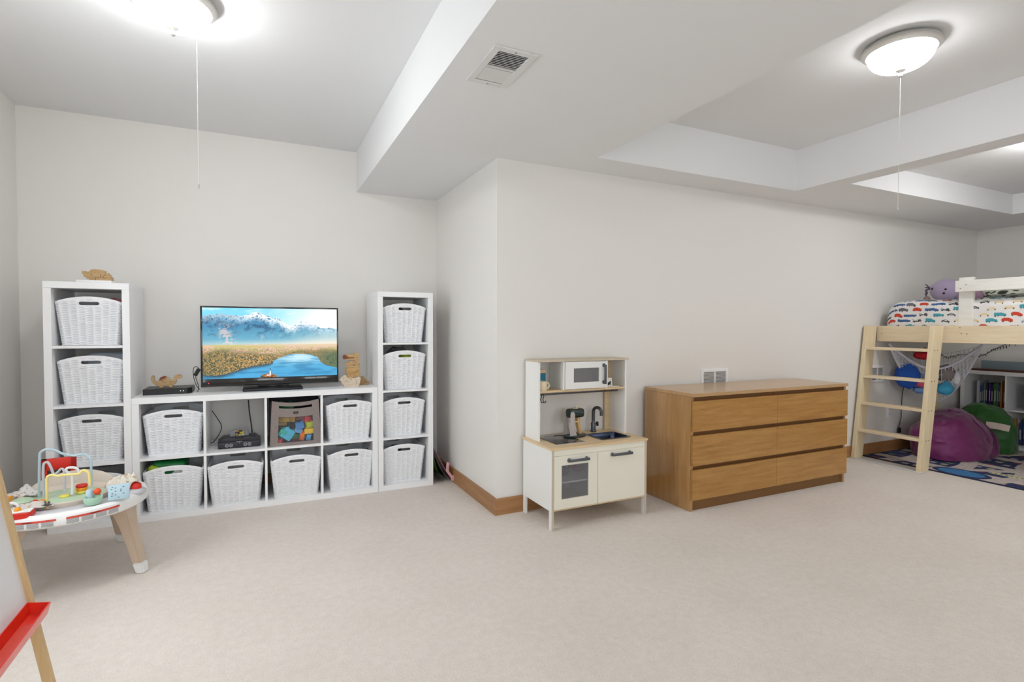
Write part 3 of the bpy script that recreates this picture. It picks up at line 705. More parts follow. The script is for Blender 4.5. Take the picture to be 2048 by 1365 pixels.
# ------------------------------------------------------------------ grey fabric bin with a clear window
t = thing('fabric_bin', 'taupe quilted fabric bin with a clear window full of blocks, in the low shelf', 'bin', (.226, 3.935, .3905))
def quilt():
    m, nt, b = new_mat('quilted_fabric'); N = nt.nodes; L = nt.links
    b.inputs['Base Color'].default_value = rgb(142, 130, 126); b.inputs['Roughness'].default_value = .75
    tc = N.new('ShaderNodeTexCoord'); mp = N.new('ShaderNodeMapping'); mp.inputs['Rotation'].default_value = (0, math.radians(45), 0)
    w1 = N.new('ShaderNodeTexWave'); w1.inputs['Scale'].default_value = 9; w1.bands_direction = 'X'
    w2 = N.new('ShaderNodeTexWave'); w2.inputs['Scale'].default_value = 9; w2.bands_direction = 'Z'
    mx = N.new('ShaderNodeMath'); mx.operation = 'MULTIPLY'; bp = N.new('ShaderNodeBump'); bp.inputs['Strength'].default_value = .35; bp.inputs['Distance'].default_value = .004
    L.new(tc.outputs['Object'], mp.inputs[0]); L.new(mp.outputs[0], w1.inputs['Vector']); L.new(mp.outputs[0], w2.inputs['Vector'])
    L.new(w1.outputs['Fac'], mx.inputs[0]); L.new(w2.outputs['Fac'], mx.inputs[1]); L.new(mx.outputs[0], bp.inputs['Height']); L.new(bp.outputs[0], b.inputs['Normal'])
    return m
quiltM = quilt()
def binface():
    """front wall as a grid that sags at the top, with the window cut out"""
    bb = bmesh.new(); NX, NZ = 40, 36; vs = {}
    for i in range(NX+1):
        for j in range(NZ+1):
            s = i/NX*2-1; tt = j/NZ
            hw = .165-.015*tt; H_ = .315-.018*(1-s*s)
            vs[i, j] = bb.verts.new((s*hw, -.006*math.sin(PI*tt)*(1-s*s), tt*H_))
    for i in range(NX):
        for j in range(NZ):
            cx = (i+.5)/NX*2-1; cz = (j+.5)/NZ*.31
            if abs(cx) < .71 and .022 < cz < .205: continue
            if abs(cx) < .70 and .268 < cz < .286: continue
            bb.faces.new((vs[i, j], vs[i+1, j], vs[i+1, j+1], vs[i, j+1]))
    r = bmesh.ops.extrude_face_region(bb, geom=bb.faces[:])
    for v in [v for v in r['geom'] if isinstance(v, bmesh.types.BMVert)]: v.co.y += .005
    bmesh.ops.recalc_face_normals(bb, faces=bb.faces[:]); return bb
m_ = MB(); m_.add(binface()); m_.build('front_panel', quiltM, t)
m_ = MB(); m_.box(-.163, -.158, .005, .31, 0, .31); m_.box(.158, .163, .005, .31, 0, .31); m_.box(-.16, .16, .305, .31, 0, .30); m_.box(-.16, .16, .004, .31, 0, .004)
m_.build('side_panel', mat('bin_dark', rgb(58, 58, 66), .7), t, smooth=False)
clearM = mat('clear_film', (.6, .6, .62, 1), .15, alpha=.06, spec=.3)
MB().box(-.118, .118, -.001, .0005, .018, .212).build('clear_window', clearM, t)
m_ = MB(); m_.box(-.016, .016, -.0085, -.005, .222, .236, .002); m_.build('badge', glossM, t)
text_part('3 Sprouts'.lower()[:0]+'3sprouts', .0055, mat('badge_text', rgb(170, 170, 175), .5), t, (0, -.0088, .229), (PI/2, 0, 0), 'logo')
# blocks inside the bin
BL = {'yellow': rgb(238, 190, 20), 'amber': rgb(180, 140, 10), 'cyan': rgb(60, 180, 215), 'blue': rgb(30, 120, 190), 'teal': rgb(20, 175, 160), 'lime': rgb(190, 210, 40), 'red': rgb(200, 25, 30), 'orange': rgb(235, 120, 20), 'maroon': rgb(110, 25, 35), 'skyblue': rgb(80, 160, 215), 'green': rgb(20, 110, 60)}
def block(col, x, z, w_, h, rz, y=.05, d=.05, studs=2):
    m = mat('block_'+col, BL[col], .35)
    b = MB(); b.box(-w_/2, w_/2, -d/2, d/2, -h/2, h/2, .003)
    for k in range(studs): b.cyl(((k+.5)/studs*w_-w_/2, 0, h/2), .008, .010, 16)
    o = b.build('building_block', m, loc=(.226+x, 3.935+y, .3905+z), rot=(random.uniform(-.3, .3), math.radians(rz), random.uniform(-.4, .4)))
    return o
blocks = [('amber', -.075, .175, .09, .035, -4, .06), ('amber', -.02, .178, .05, .04, 6, .075), ('teal', -.083, .088, .045, .05, 35, .035), ('cyan', -.055, .075, .075, .075, 38, .04), ('blue', .03, .125, .055, .045, -10, .05),
 ('skyblue', .025, .09, .05, .035, 12, .06), ('red', .075, .170, .045, .04, 10, .05), ('maroon', .035, .175, .06, .03, -8, .08), ('lime', .092, .135, .05, .04, -12, .04), ('yellow', .09, .09, .065, .035, -6, .035),
 ('orange', .048, .055, .03, .05, 12, .045), ('skyblue', .088, .048, .03, .04, 14, .04), ('red', -.1, .025, .035, .03, 0, .035), ('green', .0, .05, .08, .035, 5, .075), ('amber', -.09, .14, .07, .03, 5, .11), ('maroon', -.02, .03, .09, .03, 0, .08), ('blue', .0, .21, .06, .03, 20, .13), ('green', -.06, .255, .12, .05, 4, .16)]
where = ['upper left behind the window', 'top centre-left behind the window', 'left edge beside the big cyan block', 'lower left, largest block in view', 'centre of the window', 'just below the dark blue block', 'top right corner of the window', 'top centre, beside the red block', 'right edge, under the red block', 'right side, below the lime block', 'lower right, standing upright', 'bottom right corner', 'bottom left corner', 'bottom centre, partly buried', 'left side, deep in the pile', 'bottom, deep in the pile', 'behind the pile, above the window', 'at the very top of the bin']
for bl, wh in zip(blocks, where):
    tag(block(*bl), '%s toy building block in the grey bin, %s' % (bl[0], wh), 'building block', 'building blocks in the grey fabric bin')

# ------------------------------------------------------------------ sheets and pink toy leaning beside the right shelf
def leaning(name, label, m, pts, y0, y1, cat, th=.003, gr=None):
    """curved sheet: profile (x,z) swept along y"""
    b = MB(); q = bmesh.new(); K = 10
    P_ = [Vector((x, 0, z)) for x, z in pts]; prof = []
    for i in range(len(P_)-1):
        p0 = P_[max(i-1, 0)]; p1 = P_[i]; p2 = P_[i+1]; p3 = P_[min(i+2, len(P_)-1)]
        for j in range(K): s = j/K; prof.append(.5*((2*p1)+(p2-p0)*s+(2*p0-5*p1+4*p2-p3)*s*s+(3*p1-p0-3*p2+p3)*s**3))
    prof.append(P_[-1])
    A = [q.verts.new((p.x, y0, p.z)) for p in prof]; B = [q.verts.new((p.x, y1, p.z)) for p in prof]
    for i in range(len(prof)-1): q.faces.new((A[i], A[i+1], B[i+1], B[i]))
    r = bmesh.ops.solidify(q, geom=q.faces[:], thickness=th)
    bmesh.ops.recalc_face_normals(q, faces=q.faces[:])
    b.add(q); o = b.build(name, m); return tag(o, label, cat, gr)
GS = 'play mats and boards leaning beside the right tall shelf'
leaning('play_board', 'pale pink edged board, outermost of the boards leaning beside the tall shelf', mat('pink_board', rgb(222, 188, 196), .5), [(1.204, .285), (1.245, .215), (1.285, .14), (1.318, .075)], 3.930, 4.25, 'board', .006, GS)
leaning('play_board', 'grey-blue board with curled foot, second of the leaning boards', mat('greyblue_board', rgb(170, 184, 196), .5), [(1.204, .262), (1.24, .17), (1.29, .08), (1.352, .004)], 3.935, 4.23, 'board', .003, GS)
leaning('play_board', 'dark green board, third of the leaning boards', mat('darkgreen_board', rgb(30, 62, 40), .5), [(1.203, .275), (1.228, .20), (1.258, .12), (1.31, .03)], 3.955, 4.24, 'board', .006, GS)
leaning('play_board', 'lime green board, fourth of the leaning boards', mat('limegreen_board', rgb(160, 200, 100), .5), [(1.203, .25), (1.220, .18), (1.242, .10), (1.285, .035)], 3.935, 4.23, 'board', .008, GS)
leaning('play_board', 'brown board closest to the shelf side, innermost of the leaning boards', mat('brown_board', rgb(120, 84, 52), .6), [(1.203, .19), (1.213, .13), (1.235, .07), (1.30, .004)], 3.95, 4.22, 'board', .004, GS)
b = MB(); b.box(-.010, .010, -.01, .01, -.0, .075, .004, m=Matrix.Rotation(.1, 4, 'Y')); b.tube([(0, 0, .01), (.02, -.005, -.02), (.038, -.01, -.045)], .011, 12); b.box(-.012, .016, -.014, .014, -.03, .01, .006, m=Matrix.Translation((.042, -.012, -.04)))
tag(b.build('toy_clamp', mat('pink_plastic', rgb(226, 172, 182), .4), loc=(1.312, 3.915, .085)), 'pink plastic toy handle resting against the baseboard beside the leaning boards', 'toy')

# ------------------------------------------------------------------ toy kitchen
KX, KY = 1.549, 2.705
t = thing('toy_kitchen', 'white and birch toy kitchen with microwave, hob and sink against the wall', 'toy kitchen', (KX, KY, 0))
kw = mat('kitchen_white', rgb(244, 243, 240), .45); ply = wood('birch_ply', rgb(214, 190, 150), rgb(232, 210, 174), 'X', .5, scale=2); cream = mat('kitchen_front', rgb(243, 238, 222), .45)
plyE = mat('ply_edge', rgb(206, 192, 170), .6)
S = .013; ZC = .493
def side(x0, name='side_panel'):
    pts = [(0, 0), (.034, 0), (.034, .0), (.045, .115), (.325, .115), (.335, .0), (.372, .0), (.372, ZC-.013), (0, ZC-.013)]
    pts = [(.005, 0), (.038, 0), (.040, .112), (.345, .112), (.347, 0), (.382, 0), (.382, ZC-.013), (.005, ZC-.013)]
    Mx = Matrix(((0, 1, 0, 0), (1, 0, 0, 0), (0, 0, 1, 0), (0, 0, 0, 1)))
    m_ = MB(); m_.prism(pts, x0, x0+S, m=Mx); bmesh.ops.recalc_face_normals(m_.bm, faces=m_.bm.faces[:])
    return m_.build(name, kw, t, smooth=False)
side(.008); side(.699)
for x in (.0075, .6985): MB().box(x, x+.014, .0035, .006, 0, ZC-.014).build('edge_strip', plyE, t, smooth=False)
MB().box(.021, .699, .008, .020, ZC-.05-.0, ZC-.013).build('top_rail', cream, t, smooth=False)
MB().box(.021, .699, .012, .38, .112, .124).build('bottom_board', ply, t, smooth=False)
MB().box(.021, .699, .372, .378, .124, ZC-.05).build('back_panel', kw, t, smooth=False)
MB().box(.352, .362, .03, .372, .124, ZC-.05).build('partition', kw, t, smooth=False)
MB().box(.021, .352, .03, .372, .268, .276).build('shelf', kw, t, smooth=False)
# doors
def handle(parent, cx, cz, L_, vertical=False, y=.0):
    h = MB(); gm = mat('handle_grey', rgb(98, 100, 106), .4, .5)
    for s_ in (-1, 1):
        R_ = Matrix.Translation((s_*L_/2, 0, 0)) @ Matrix.Rotation(PI/2, 4, 'X')
        h.lathe([(0, 0), (.0125, 0), (.0125, .004), (.007, .008), (.006, .018), (0, .020)], 20, m=R_)
    h.box(-L_/2-.004, L_/2+.012, -.024, -.015, -.0085, .0085, .003)
    mm = Matrix.Translation((cx, y, cz)) @ (Matrix.Rotation(PI/2, 4, 'Y') if vertical else Matrix.Identity(4))
    bmesh.ops.transform(h.bm, matrix=mm, verts=h.bm.verts[:])
    o = h.build('handle', gm, parent); return o
dz0, dz1 = .124, ZC-.051
od = MB(); xa, xb = .0225, .331
for q in ((xa, xa+.052, dz0, dz1), (xb-.065, xb, dz0, dz1), (xa+.052, xb-.065, dz0, dz0+.057), (xa+.052, xb-.065, dz1-.058, dz1)): od.box(q[0], q[1], .004, .016, q[2], q[3])
od = od.build('oven_door', cream, t, smooth=False); handle(od, xa+.165, dz1-.030, .125, y=.004)
MB().box(xa+.045, xb-.058, .009, .012, dz0+.05, dz1-.05).build('oven_window', mat('kitchen_pane', (.30, .30, .32, 1), .1, alpha=.32), od)
d2 = MB().box(.3345, .6975, .004, .016, dz0, dz1, .001).build('sink_door', cream, t, smooth=False); handle(d2, .507, dz1-.026, .135, y=.004)
# worktop with the sink opening
wt = MB()
sx0_, sx1_, sy0, sy1 = .42, .645, .085, .270
wt.box(0, sx0_, 0, .39, ZC-.013, ZC, .001); wt.box(sx1_, .72, 0, .39, ZC-.013, ZC, .001); wt.box(sx0_, sx1_, 0, sy0, ZC-.013, ZC); wt.box(sx0_, sx1_, sy1, .39, ZC-.013, ZC)
wt.build('worktop', wood('birch_top', rgb(222, 192, 148), rgb(236, 210, 170), 'X', .4, scale=2), t, smooth=False)
sk = MB(); sm = mat('sink_steel', rgb(64, 72, 92), .2, .95)
bb = bmesh.new(); rings = []
cxs, cys = (sx0_+sx1_)/2, (sy0+sy1)/2
for hx, hy, rr, z in ((.122, .102, .03, ZC+.003), (.108, .088, .028, ZC+.0035), (.104, .084, .026, ZC-.004), (.096, .076, .024, ZC-.05), (.08, .062, .02, ZC-.056), (0.001, .001, 0, ZC-.058)):
    r_ = []
    for qx, qy, a0 in ((1, -1, -PI/2), (1, 1, 0), (-1, 1, PI/2), (-1, -1, PI)):
        for i in range(7):
            a = a0+PI/2*i/6; r_.append(bb.verts.new((cxs+qx*(hx-rr)+rr*math.cos(a), cys+qy*(hy-rr)+rr*math.sin(a), z)))
    rings.append(r_)
for i in range(len(rings)-1):
    for k in range(28): bb.faces.new((rings[i][k], rings[i][(k+1) % 28], rings[i+1][(k+1) % 28], rings[i+1][k]))
sk.add(bb); sk.build('sink', sm, t)
hb = MB(); hb.box(.085, .29, .078, .365, ZC, ZC+.003, .001); hob = hb.build('hob', mat('hob_black', rgb(34, 33, 36), .12, coat=.6), t)
hb = MB(); hb.box(.083, .292, .074, .078, ZC, ZC+.0035); hb.build('hob_trim', nickelM, hob)
for cx_, cy_, r_ in ((.15, .15, .045), (.225, .29, .035), (.15, .29, .03), (.225, .15, .03)):
    MB().lathe([(r_-.001, 0), (r_+.001, 0), (r_+.001, .0003), (r_-.001, .0003)], 32, (cx_, cy_, ZC+.003)).build('burner_ring', mat('ring_grey', rgb(75, 72, 75), .4), hob)
fc = MB(); fm = mat('faucet_pewter', rgb(92, 92, 98), .3, .8)
fx, fy = .523, .335
fc.lathe([(0, 0), (.021, 0), (.022, .004), (.018, .008), (.0165, .02), (.0165, .058), (.012, .068), (.0115, .08), (0, .08)], 24, (fx, fy, ZC))
pts = [(fx, fy, ZC+.06), (fx, fy, ZC+.14)]
for i in range(13):
    a = PI*i/12; pts.append((fx+.012*(1-math.cos(a))/2*2, fy-.030*(1-math.cos(a)), ZC+.14+.030*math.sin(a)))
pts.append((fx+.024, fy-.060, ZC+.118)); fc.tube(pts, [.0115]*2+[.011]*14, 14)
fc = fc.build('faucet', fm, t)
kn = MB()
for k in range(5): a = 2*PI*k/5; kn.ball((fx+.033, fy+.010*math.cos(a), ZC+.052+.012*math.sin(a)), .0062)
kn.tube([(fx+.012, fy, ZC+.052), (fx+.034, fy, ZC+.052)], .0055)
kn.build('tap_knob', mat('knob_black', rgb(38, 36, 38), .35), fc)
# upper cabinet
U0, U1, UF, UB, ZT = .026, .706, .210, .388, 1.003
m_ = MB(); m_.box(U0, U0+S, UF, UB, ZC, ZT-.012); m_.build('upper_side', kw, t, smooth=False)
m_ = MB(); m_.box(U1-S, U1, UF, UB, ZC, ZT-.012); m_.build('upper_side', kw, t, smooth=False)
m_ = MB(); m_.box(U0-.004, U1+.012, UF-.006, UB, ZT-.012, ZT); m_.build('upper_top', plyE, t, smooth=False)
m_ = MB(); m_.box(U0+S, U1-S, UF+.002, UB, .797, .809); m_.build('upper_shelf', wood('birch_shelf', rgb(214, 184, 140), rgb(232, 204, 164), 'X', .45, scale=2), t, smooth=False)
m_ = MB(); m_.box(.208, .220, UF+.004, UB, .809, ZT-.012); m_.build('divider', kw, t, smooth=False)
m_ = MB(); m_.box(.542, .554, UF+.004, UB, .809, ZT-.012); m_.build('divider', kw, t, smooth=False)
m_ = MB(); m_.box(U1-S-.045, U1-S, UB-.012, UB, ZC, ZT-.012); m_.box(U0+S, U0+S+.03, UB-.012, UB, ZC, ZT-.012); m_.build('back_stile', ply, t, smooth=False)
m_ = MB(); xa, xb, za, zb = .2225, .5395, .812, .988
for q in ((xa, xa+.058, za, zb), (xb-.062, xb, za, zb), (xa+.058, xb-.062, za, za+.042), (xa+.058, xb-.062, zb-.042, zb)): m_.box(q[0], q[1], UF-.008, UF+.004, q[2], q[3])
md = m_.build('microwave_door', kw, t, smooth=False); handle(md, xb-.026, (za+zb)/2+.005, .112, True, y=UF-.008)
MB().box(xa+.05, xb-.055, UF-.004, UF-.001, za+.036, zb-.036).build('microwave_window', mat('kitchen_pane', (.30, .30, .32, 1), .1, alpha=.32), md)
rl = MB(); rl.box(U0+S, U1-.06, UF+.012, UF+.022, .780, .790, .001); rl = rl.build('utensil_rail', mat('rail_dark', rgb(80, 74, 74), .4, .5), t)
for x in (.052, .068):
    MB().tube([(x, UF+.008, .793), (x, UF+.006, .775), (x-.004, UF+.010, .755), (x-.002, UF+.0, .738), (x+.003, UF-.012, .742), (x+.003, UF-.012, .750)], .0030, 8, smooth=5).build('hook', mat('hook_dark', rgb(66, 60, 66), .4, .4), rl)

# things on the toy kitchen
t = thing('toy_coffee_maker', 'toy coffee maker in grey and dark green beside the hob', 'toy coffee maker', (KX+.325, KY+.255, ZC+.0035), math.radians(8))
t.scale = (1.12, 1.12, 1.22)
dg = mat('dark_green_paint', rgb(38, 52, 50), .35); gw = mat('greyed_wood', rgb(196, 188, 184), .6); lw = wood('beech', rgb(206, 160, 104), rgb(226, 186, 132), 'Z', .5, scale=3)
m_ = MB(); m_.lathe([(0, 0), (.072, 0), (.074, .004), (.072, .009), (0, .009)], 40, m=Matrix.Diagonal((1, .72, 1, 1))); m_.build('base', dg, t)
m_ = MB(); m_.prism([(-.058, .009), (-.015, .009), (-.028, .05), (-.03, .125), (-.038, .137), (-.05, .134), (-.055, .12)], -.034, -.024); m_.prism([(-.058, .009), (-.015, .009), (-.028, .05), (-.03, .125), (-.038, .137), (-.05, .134), (-.055, .12)], .024, .034); m_.build('side_plate', gw, t, smooth=False)
m_ = MB(); m_.box(-.052, .052, -.03, .03, .100, .148, .014, seg=4); m_.build('head', dg, t)
m_ = MB(); m_.prism([(.008, .10), (.028, .10), (.03, .06), (.042, .009), (.03, .009), (.014, .055)], -.012, .012); m_.build('front_support', lw, t, smooth=False)
m_ = MB(); m_.box(-.03, .014, -.018, .018, .075, .081); m_.build('cup_shelf', ply, t); m_ = MB(); m_.cyl((.01, 0, .148), .004, .012); m_.cyl((0.0, 0, .148), .018, .003); m_.build('button', ply, t)
m_ = MB(); m_.tube([(-.05, -.031, .142), (.045, -.031, .126)], .0012); m_.build('seam', mat('seam_steel', rgb(130, 160, 172), .3, .6), t)
t = thing('toy_mug', 'cream toy mug on the upper shelf of the toy kitchen', 'mug', (KX+.075, KY+.245, .809))
cm = mat('cream_wood', rgb(238, 222, 190), .5)
MB().lathe([(0, 0), (.026, 0), (.028, .004), (.028, .058), (.024, .060), (.022, .058), (.022, .008), (0, .008)], 32).build('cup', cm, t)
pts = [(.025+.022*math.sin(PI*i/10), 0, .030+.020*math.cos(PI*i/10)) for i in range(11)]
MB().tube(pts, .006, 10).build('handle', cm, t)
t = thing('toy_coffee_bag', 'teal toy container with a wooden lid behind the cream mug', 'toy container', (KX+.085, KY+.325, .809))
MB().box(-.045, .040, -.035, .035, 0, .105, .006).build('body', mat('teal_paint', rgb(30, 120, 150), .45), t)
MB().box(-.044, .035, -.04, .04, .105, .130, .003).build('lid', ply, t)
MB().box(-.044, .05, -.05, .045, -.0, .006).build('foot', ply, t)
t = thing('toy_card', 'small white card with a black picture at the right of the toy kitchen shelf', 'card', (KX+.580, KY+.235, .809))
MB().box(-.02, .028, 0, .004, 0, .062, .001, m=Matrix.Rotation(-.12, 4, 'X')).build('card', mat('card_white', rgb(228, 224, 216), .6), t)
MB().prism([(-.018, .018), (-.016, .034), (-.006, .030), (.004, .034), (.012, .040), (.020, .036), (.014, .026), (.018, .012), (.010, .016), (.0, .014), (-.012, .010)], -.001, 0, m=Matrix.Rotation(-.12, 4, 'X')).build('picture', mat('ink', rgb(28, 36, 28), .6), t, smooth=False)
tag(MB().box(-.03, .035, -.02, .02, 0, .006, .002).build('toy_tray', mat('white_toy', rgb(235, 233, 226), .5), loc=(KX+.62, KY+.245, .809)), 'flat white toy piece in front of the card on the toy kitchen shelf', 'toy')
t = thing('toy_bottle', 'red and dark toy pan lying inside the toy oven', 'toy pan', (KX+.235, KY+.18, .276))
MB().tube([(-.0, 0, .05), (.07, -.02, .025)], .017, 16).build('handle', mat('red_toy', rgb(190, 40, 38), .5), t)
MB().lathe([(0, 0), (.05, 0), (.058, .03), (.054, .03), (.046, .004), (0, .004)], 32, (-.055, .02, 0)).build('pan', darkM, t)
b = MB()
for i in range(3): b.tube([(-.02+i*.012, -.0, 0), (-.02+i*.012, -.02, .02)], .003)
tag(b.build('toy_cutlery', mat('steel_toy', rgb(200, 200, 205), .3, .8), loc=(KX+.09, KY+.08, .127)), 'shiny metal toy cutlery at the bottom of the toy oven', 'toy')

# ------------------------------------------------------------------ dresser
t = thing('dresser', 'wide oak veneer dresser with six handleless drawers under the wall vent', 'dresser', (2.545, 2.595, 0))
oakS = wood('oak_veneer_side', rgb(168, 122, 68), rgb(196, 152, 98), 'Z', .2, 1.0, scale=1.5, crough=.06)
oak = wood('oak_veneer', rgb(162, 112, 50), rgb(194, 146, 80), 'X', .34, .25, scale=1.6, stretch=12)
oakT = wood('oak_veneer_top', rgb(180, 140, 94), rgb(206, 168, 122), 'X', .3, .3, scale=1.5)
dkoak = mat('oak_dark_rail', rgb(120, 78, 36), .5)  # darker oak for the inner rails and back panel
MB().box(0, .022, .020, .48, 0, .756).build('side_panel', oakS, t, smooth=False); MB().box(1.578, 1.60, .020, .48, 0, .756).build('side_panel', oakS, t, smooth=False)
MB().box(0, 1.60, 0, .48, .757, .78, .001).build('top_panel', oakT, t, smooth=False)
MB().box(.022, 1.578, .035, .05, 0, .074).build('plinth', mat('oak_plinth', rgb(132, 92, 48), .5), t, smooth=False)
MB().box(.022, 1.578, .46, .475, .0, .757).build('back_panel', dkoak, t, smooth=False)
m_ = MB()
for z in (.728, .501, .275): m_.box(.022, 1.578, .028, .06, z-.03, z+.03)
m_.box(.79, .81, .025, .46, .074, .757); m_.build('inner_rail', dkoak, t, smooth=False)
for i, (z0, z1) in enumerate(((.076, .276), (.303, .502), (.529, .729))):
    for (a, b_) in ((.003, .7985), (.8005, 1.597)):
        MB().box(a, b_, 0, .018, z0, z1, .0008).build('drawer', oak, t, smooth=False)

# ------------------------------------------------------------------ loft bed
pine = wood('pine', rgb(226, 204, 168), rgb(242, 226, 196), 'Y', .55, scale=1.5); pineZ = wood('pine_upright', rgb(230, 208, 168), rgb(244, 228, 194), 'Z', .55, scale=1.5)
pineW = wood('pine_whitewash', rgb(232, 228, 220), rgb(242, 240, 234), 'Y', .55, scale=1.5)
BX0, BX1, BY0, BY1 = 5.33, 6.36, 1.04, 3.085
t = thing('loft_bed', 'pale pine loft bed with guard rail in the far right corner', 'bed', (BX0, BY0, 0))
def bx(name, x0, x1, y0, y1, z0, z1, m, bev=.003, parent=None): 
    return MB().box(x0-BX0, x1-BX0, y0-BY0, y1-BY0, z0, z1, bev).build(name, m, parent or t, smooth=False)
bx('side_rail', BX0, BX0+.035, BY0, BY1-.01, 1.085, 1.232, pine); bx('side_rail', BX1-.035, BX1, BY0, BY1-.01, 1.085, 1.232, pine)
bx('end_rail', BX0+.035, BX1-.035, BY1-.045, BY1-.01, 1.085, 1.232, pine); bx('end_rail', BX0+.035, BX1-.035, BY0, BY0+.035, 1.085, 1.232, pine)
for (x, y) in ((BX1-.08, BY1-.06), (BX0+.035, BY0+.035), (BX1-.08, BY0+.035)): bx('leg', x, x+.045, y, y+.05, 0, 1.085 if y > 2 else 1.6, pineZ)
bx('guard_post', BX0+.037, BX0+.072, 2.34, 2.442, 1.09, 1.640, pineW); bx('guard_post', BX0+.037, BX0+.072, 1.25, 1.35, 1.09, 1.640, pineW)
gr = bx('guard_rail', BX0+.0, BX0+.036, BY0, 2.452, 1.518, 1.612, pineW)
m_ = MB()
for i in range(12): y = BY0+.12+i*.165; m_.box(.035, BX1-BX0-.035, y-BY0, y+.07-BY0, 1.10, 1.118)
m_.build('slat', pine, t, smooth=False)
scr = mat('screw_dark', rgb(40, 36, 34), .5)
m_ = MB()
for y, z in ((2.375, 1.575), (2.415, 1.545), (2.41, 1.215), (2.40, 1.165), (2.36, 1.163), (3.03, 1.16)):
    MB().cyl((0, 0, 0), .004, .002, 10, m=Matrix.Translation((-.001, y-BY0, z)) @ Matrix.Rotation(PI/2, 4, 'Y')).build('screw', scr, t)
# ladder
t = thing('bed_ladder', 'pine ladder with four rungs leaning on the loft bed', 'ladder', (4.98, 2.5, 0))
def stile(y0, y1):
    a = lambda z: .165*z/1.232
    m_ = MB(); m_.prism([(0, 0), (.118, 0), (a(1.232)+.142, 1.232), (a(1.232)-.0+.0, 1.232)], y0, y1, bev=.002)
    return m_.build('stile', pineZ, t, smooth=False)
stile(.005, .042); stile(.548, .585)
for z in (.262, .512, .762, 1.022):
    a = .165*z/1.232
    MB().box(a+.004, a+.115, .042, .548, z-.012, z+.012, .003).build('rung', pine, t, smooth=False)
m_ = MB()
for z in (.262, .512, .762, 1.022):
    for q in (.035, .075): MB().cyl((0, 0, 0), .004, .002, 10, m=Matrix.Translation((.165*z/1.232+q, .0045, z)) @ Matrix.Rotation(PI/2, 4, 'X')).build('screw', scr, t)
MB().box(-.02, .05, -.01, .60, -.0, .006, .002).build('foot_strip', mat('clear_strip', rgb(214, 214, 212), .3), t)

# mattress with vehicle-print sheet
def vehicles(U, V):
    """U,V metres across the sheet -> colour"""
    out = np.ones(U.shape+(3,))*np.array([232, 229, 226])/255
    cols = {'r': (206, 66, 46), 'b': (66, 98, 150), 't': (66, 158, 172), 'g': (104, 104, 108), 'k': (66, 68, 74), 'y': (226, 202, 140), 's': (140, 180, 204)}
    kinds = ['truck_t', 'van_r', 'long_b', 'car_y', 'truck_g', 'car_k', 'car_s', 'tow_k', 'truck_t', 'van_r', 'car_y', 'long_b']
    cw, chh = .108, .051
    r = np.random.default_rng(3)
    NI = int(U.max()/cw)+2; NJ = int(V.max()/chh)+2
    for j in range(-1, NJ):
        for i in range(-1, NI):
            k = kinds[(i*5+j*7) % len(kinds)]; ty, cl = k.split('_'); c = np.array(cols[cl])/255
            cx = i*cw+(j % 2)*cw/2+r.uniform(-.01, .01); cy = j*chh+r.uniform(-.005, .005); a = r.uniform(-.12, .12)
            m = (np.abs(U-cx) < .08) & (np.abs(V-cy) < .05)
            if not m.any(): continue
            u = (U[m]-cx)*math.cos(a)+(V[m]-cy)*math.sin(a); v = -(U[m]-cx)*math.sin(a)+(V[m]-cy)*math.cos(a)
            if ty == 'truck': body = ((u > -.040) & (u < .010) & (v > -.010) & (v < .018)) | ((u >= .010) & (u < .040) & (v > -.010) & (v < .010-.25*(u-.02)))
            elif ty == 'long': body = ((u > -.054) & (u < .022) & (v > -.010) & (v < .013)) | ((u >= .024) & (u < .052) & (v > -.010) & (v < .012-.2*(u-.024)))
            elif ty == 'van': body = (np.abs(u) < .036) & (v > -.010) & (v < .018-.5*np.clip(np.abs(u+.004)-.016, 0, 1))
            elif ty == 'tow': body = ((np.abs(u) < .036) & (v > -.008) & (v < .001)) | ((u > .004) & (u < .026) & (v < .014) & (v > -.008)) | (np.abs(v-.006+.35*(u+.02)) < .002)*(u < 0)*(u > -.04)
            else: body = ((np.abs(u) < .032) & (v > -.008) & (v < .001)) | (((u/.022)**2+((v)/.012)**2 < 1) & (v >= 0) & ((u/.015)**2+(v/.007)**2 > 1))
            wh = np.zeros(u.shape, bool)
            for wx in ((-.024, .024) if ty not in ('long', 'truck') else (-.032, -.012, .03)): wh |= ((u-wx)**2+(v+.011)**2) < .0048**2
            sub = out[m]; sub[body] = c; sub[wh] = np.array([70, 66, 70])/255; out[m] = sub
    return out
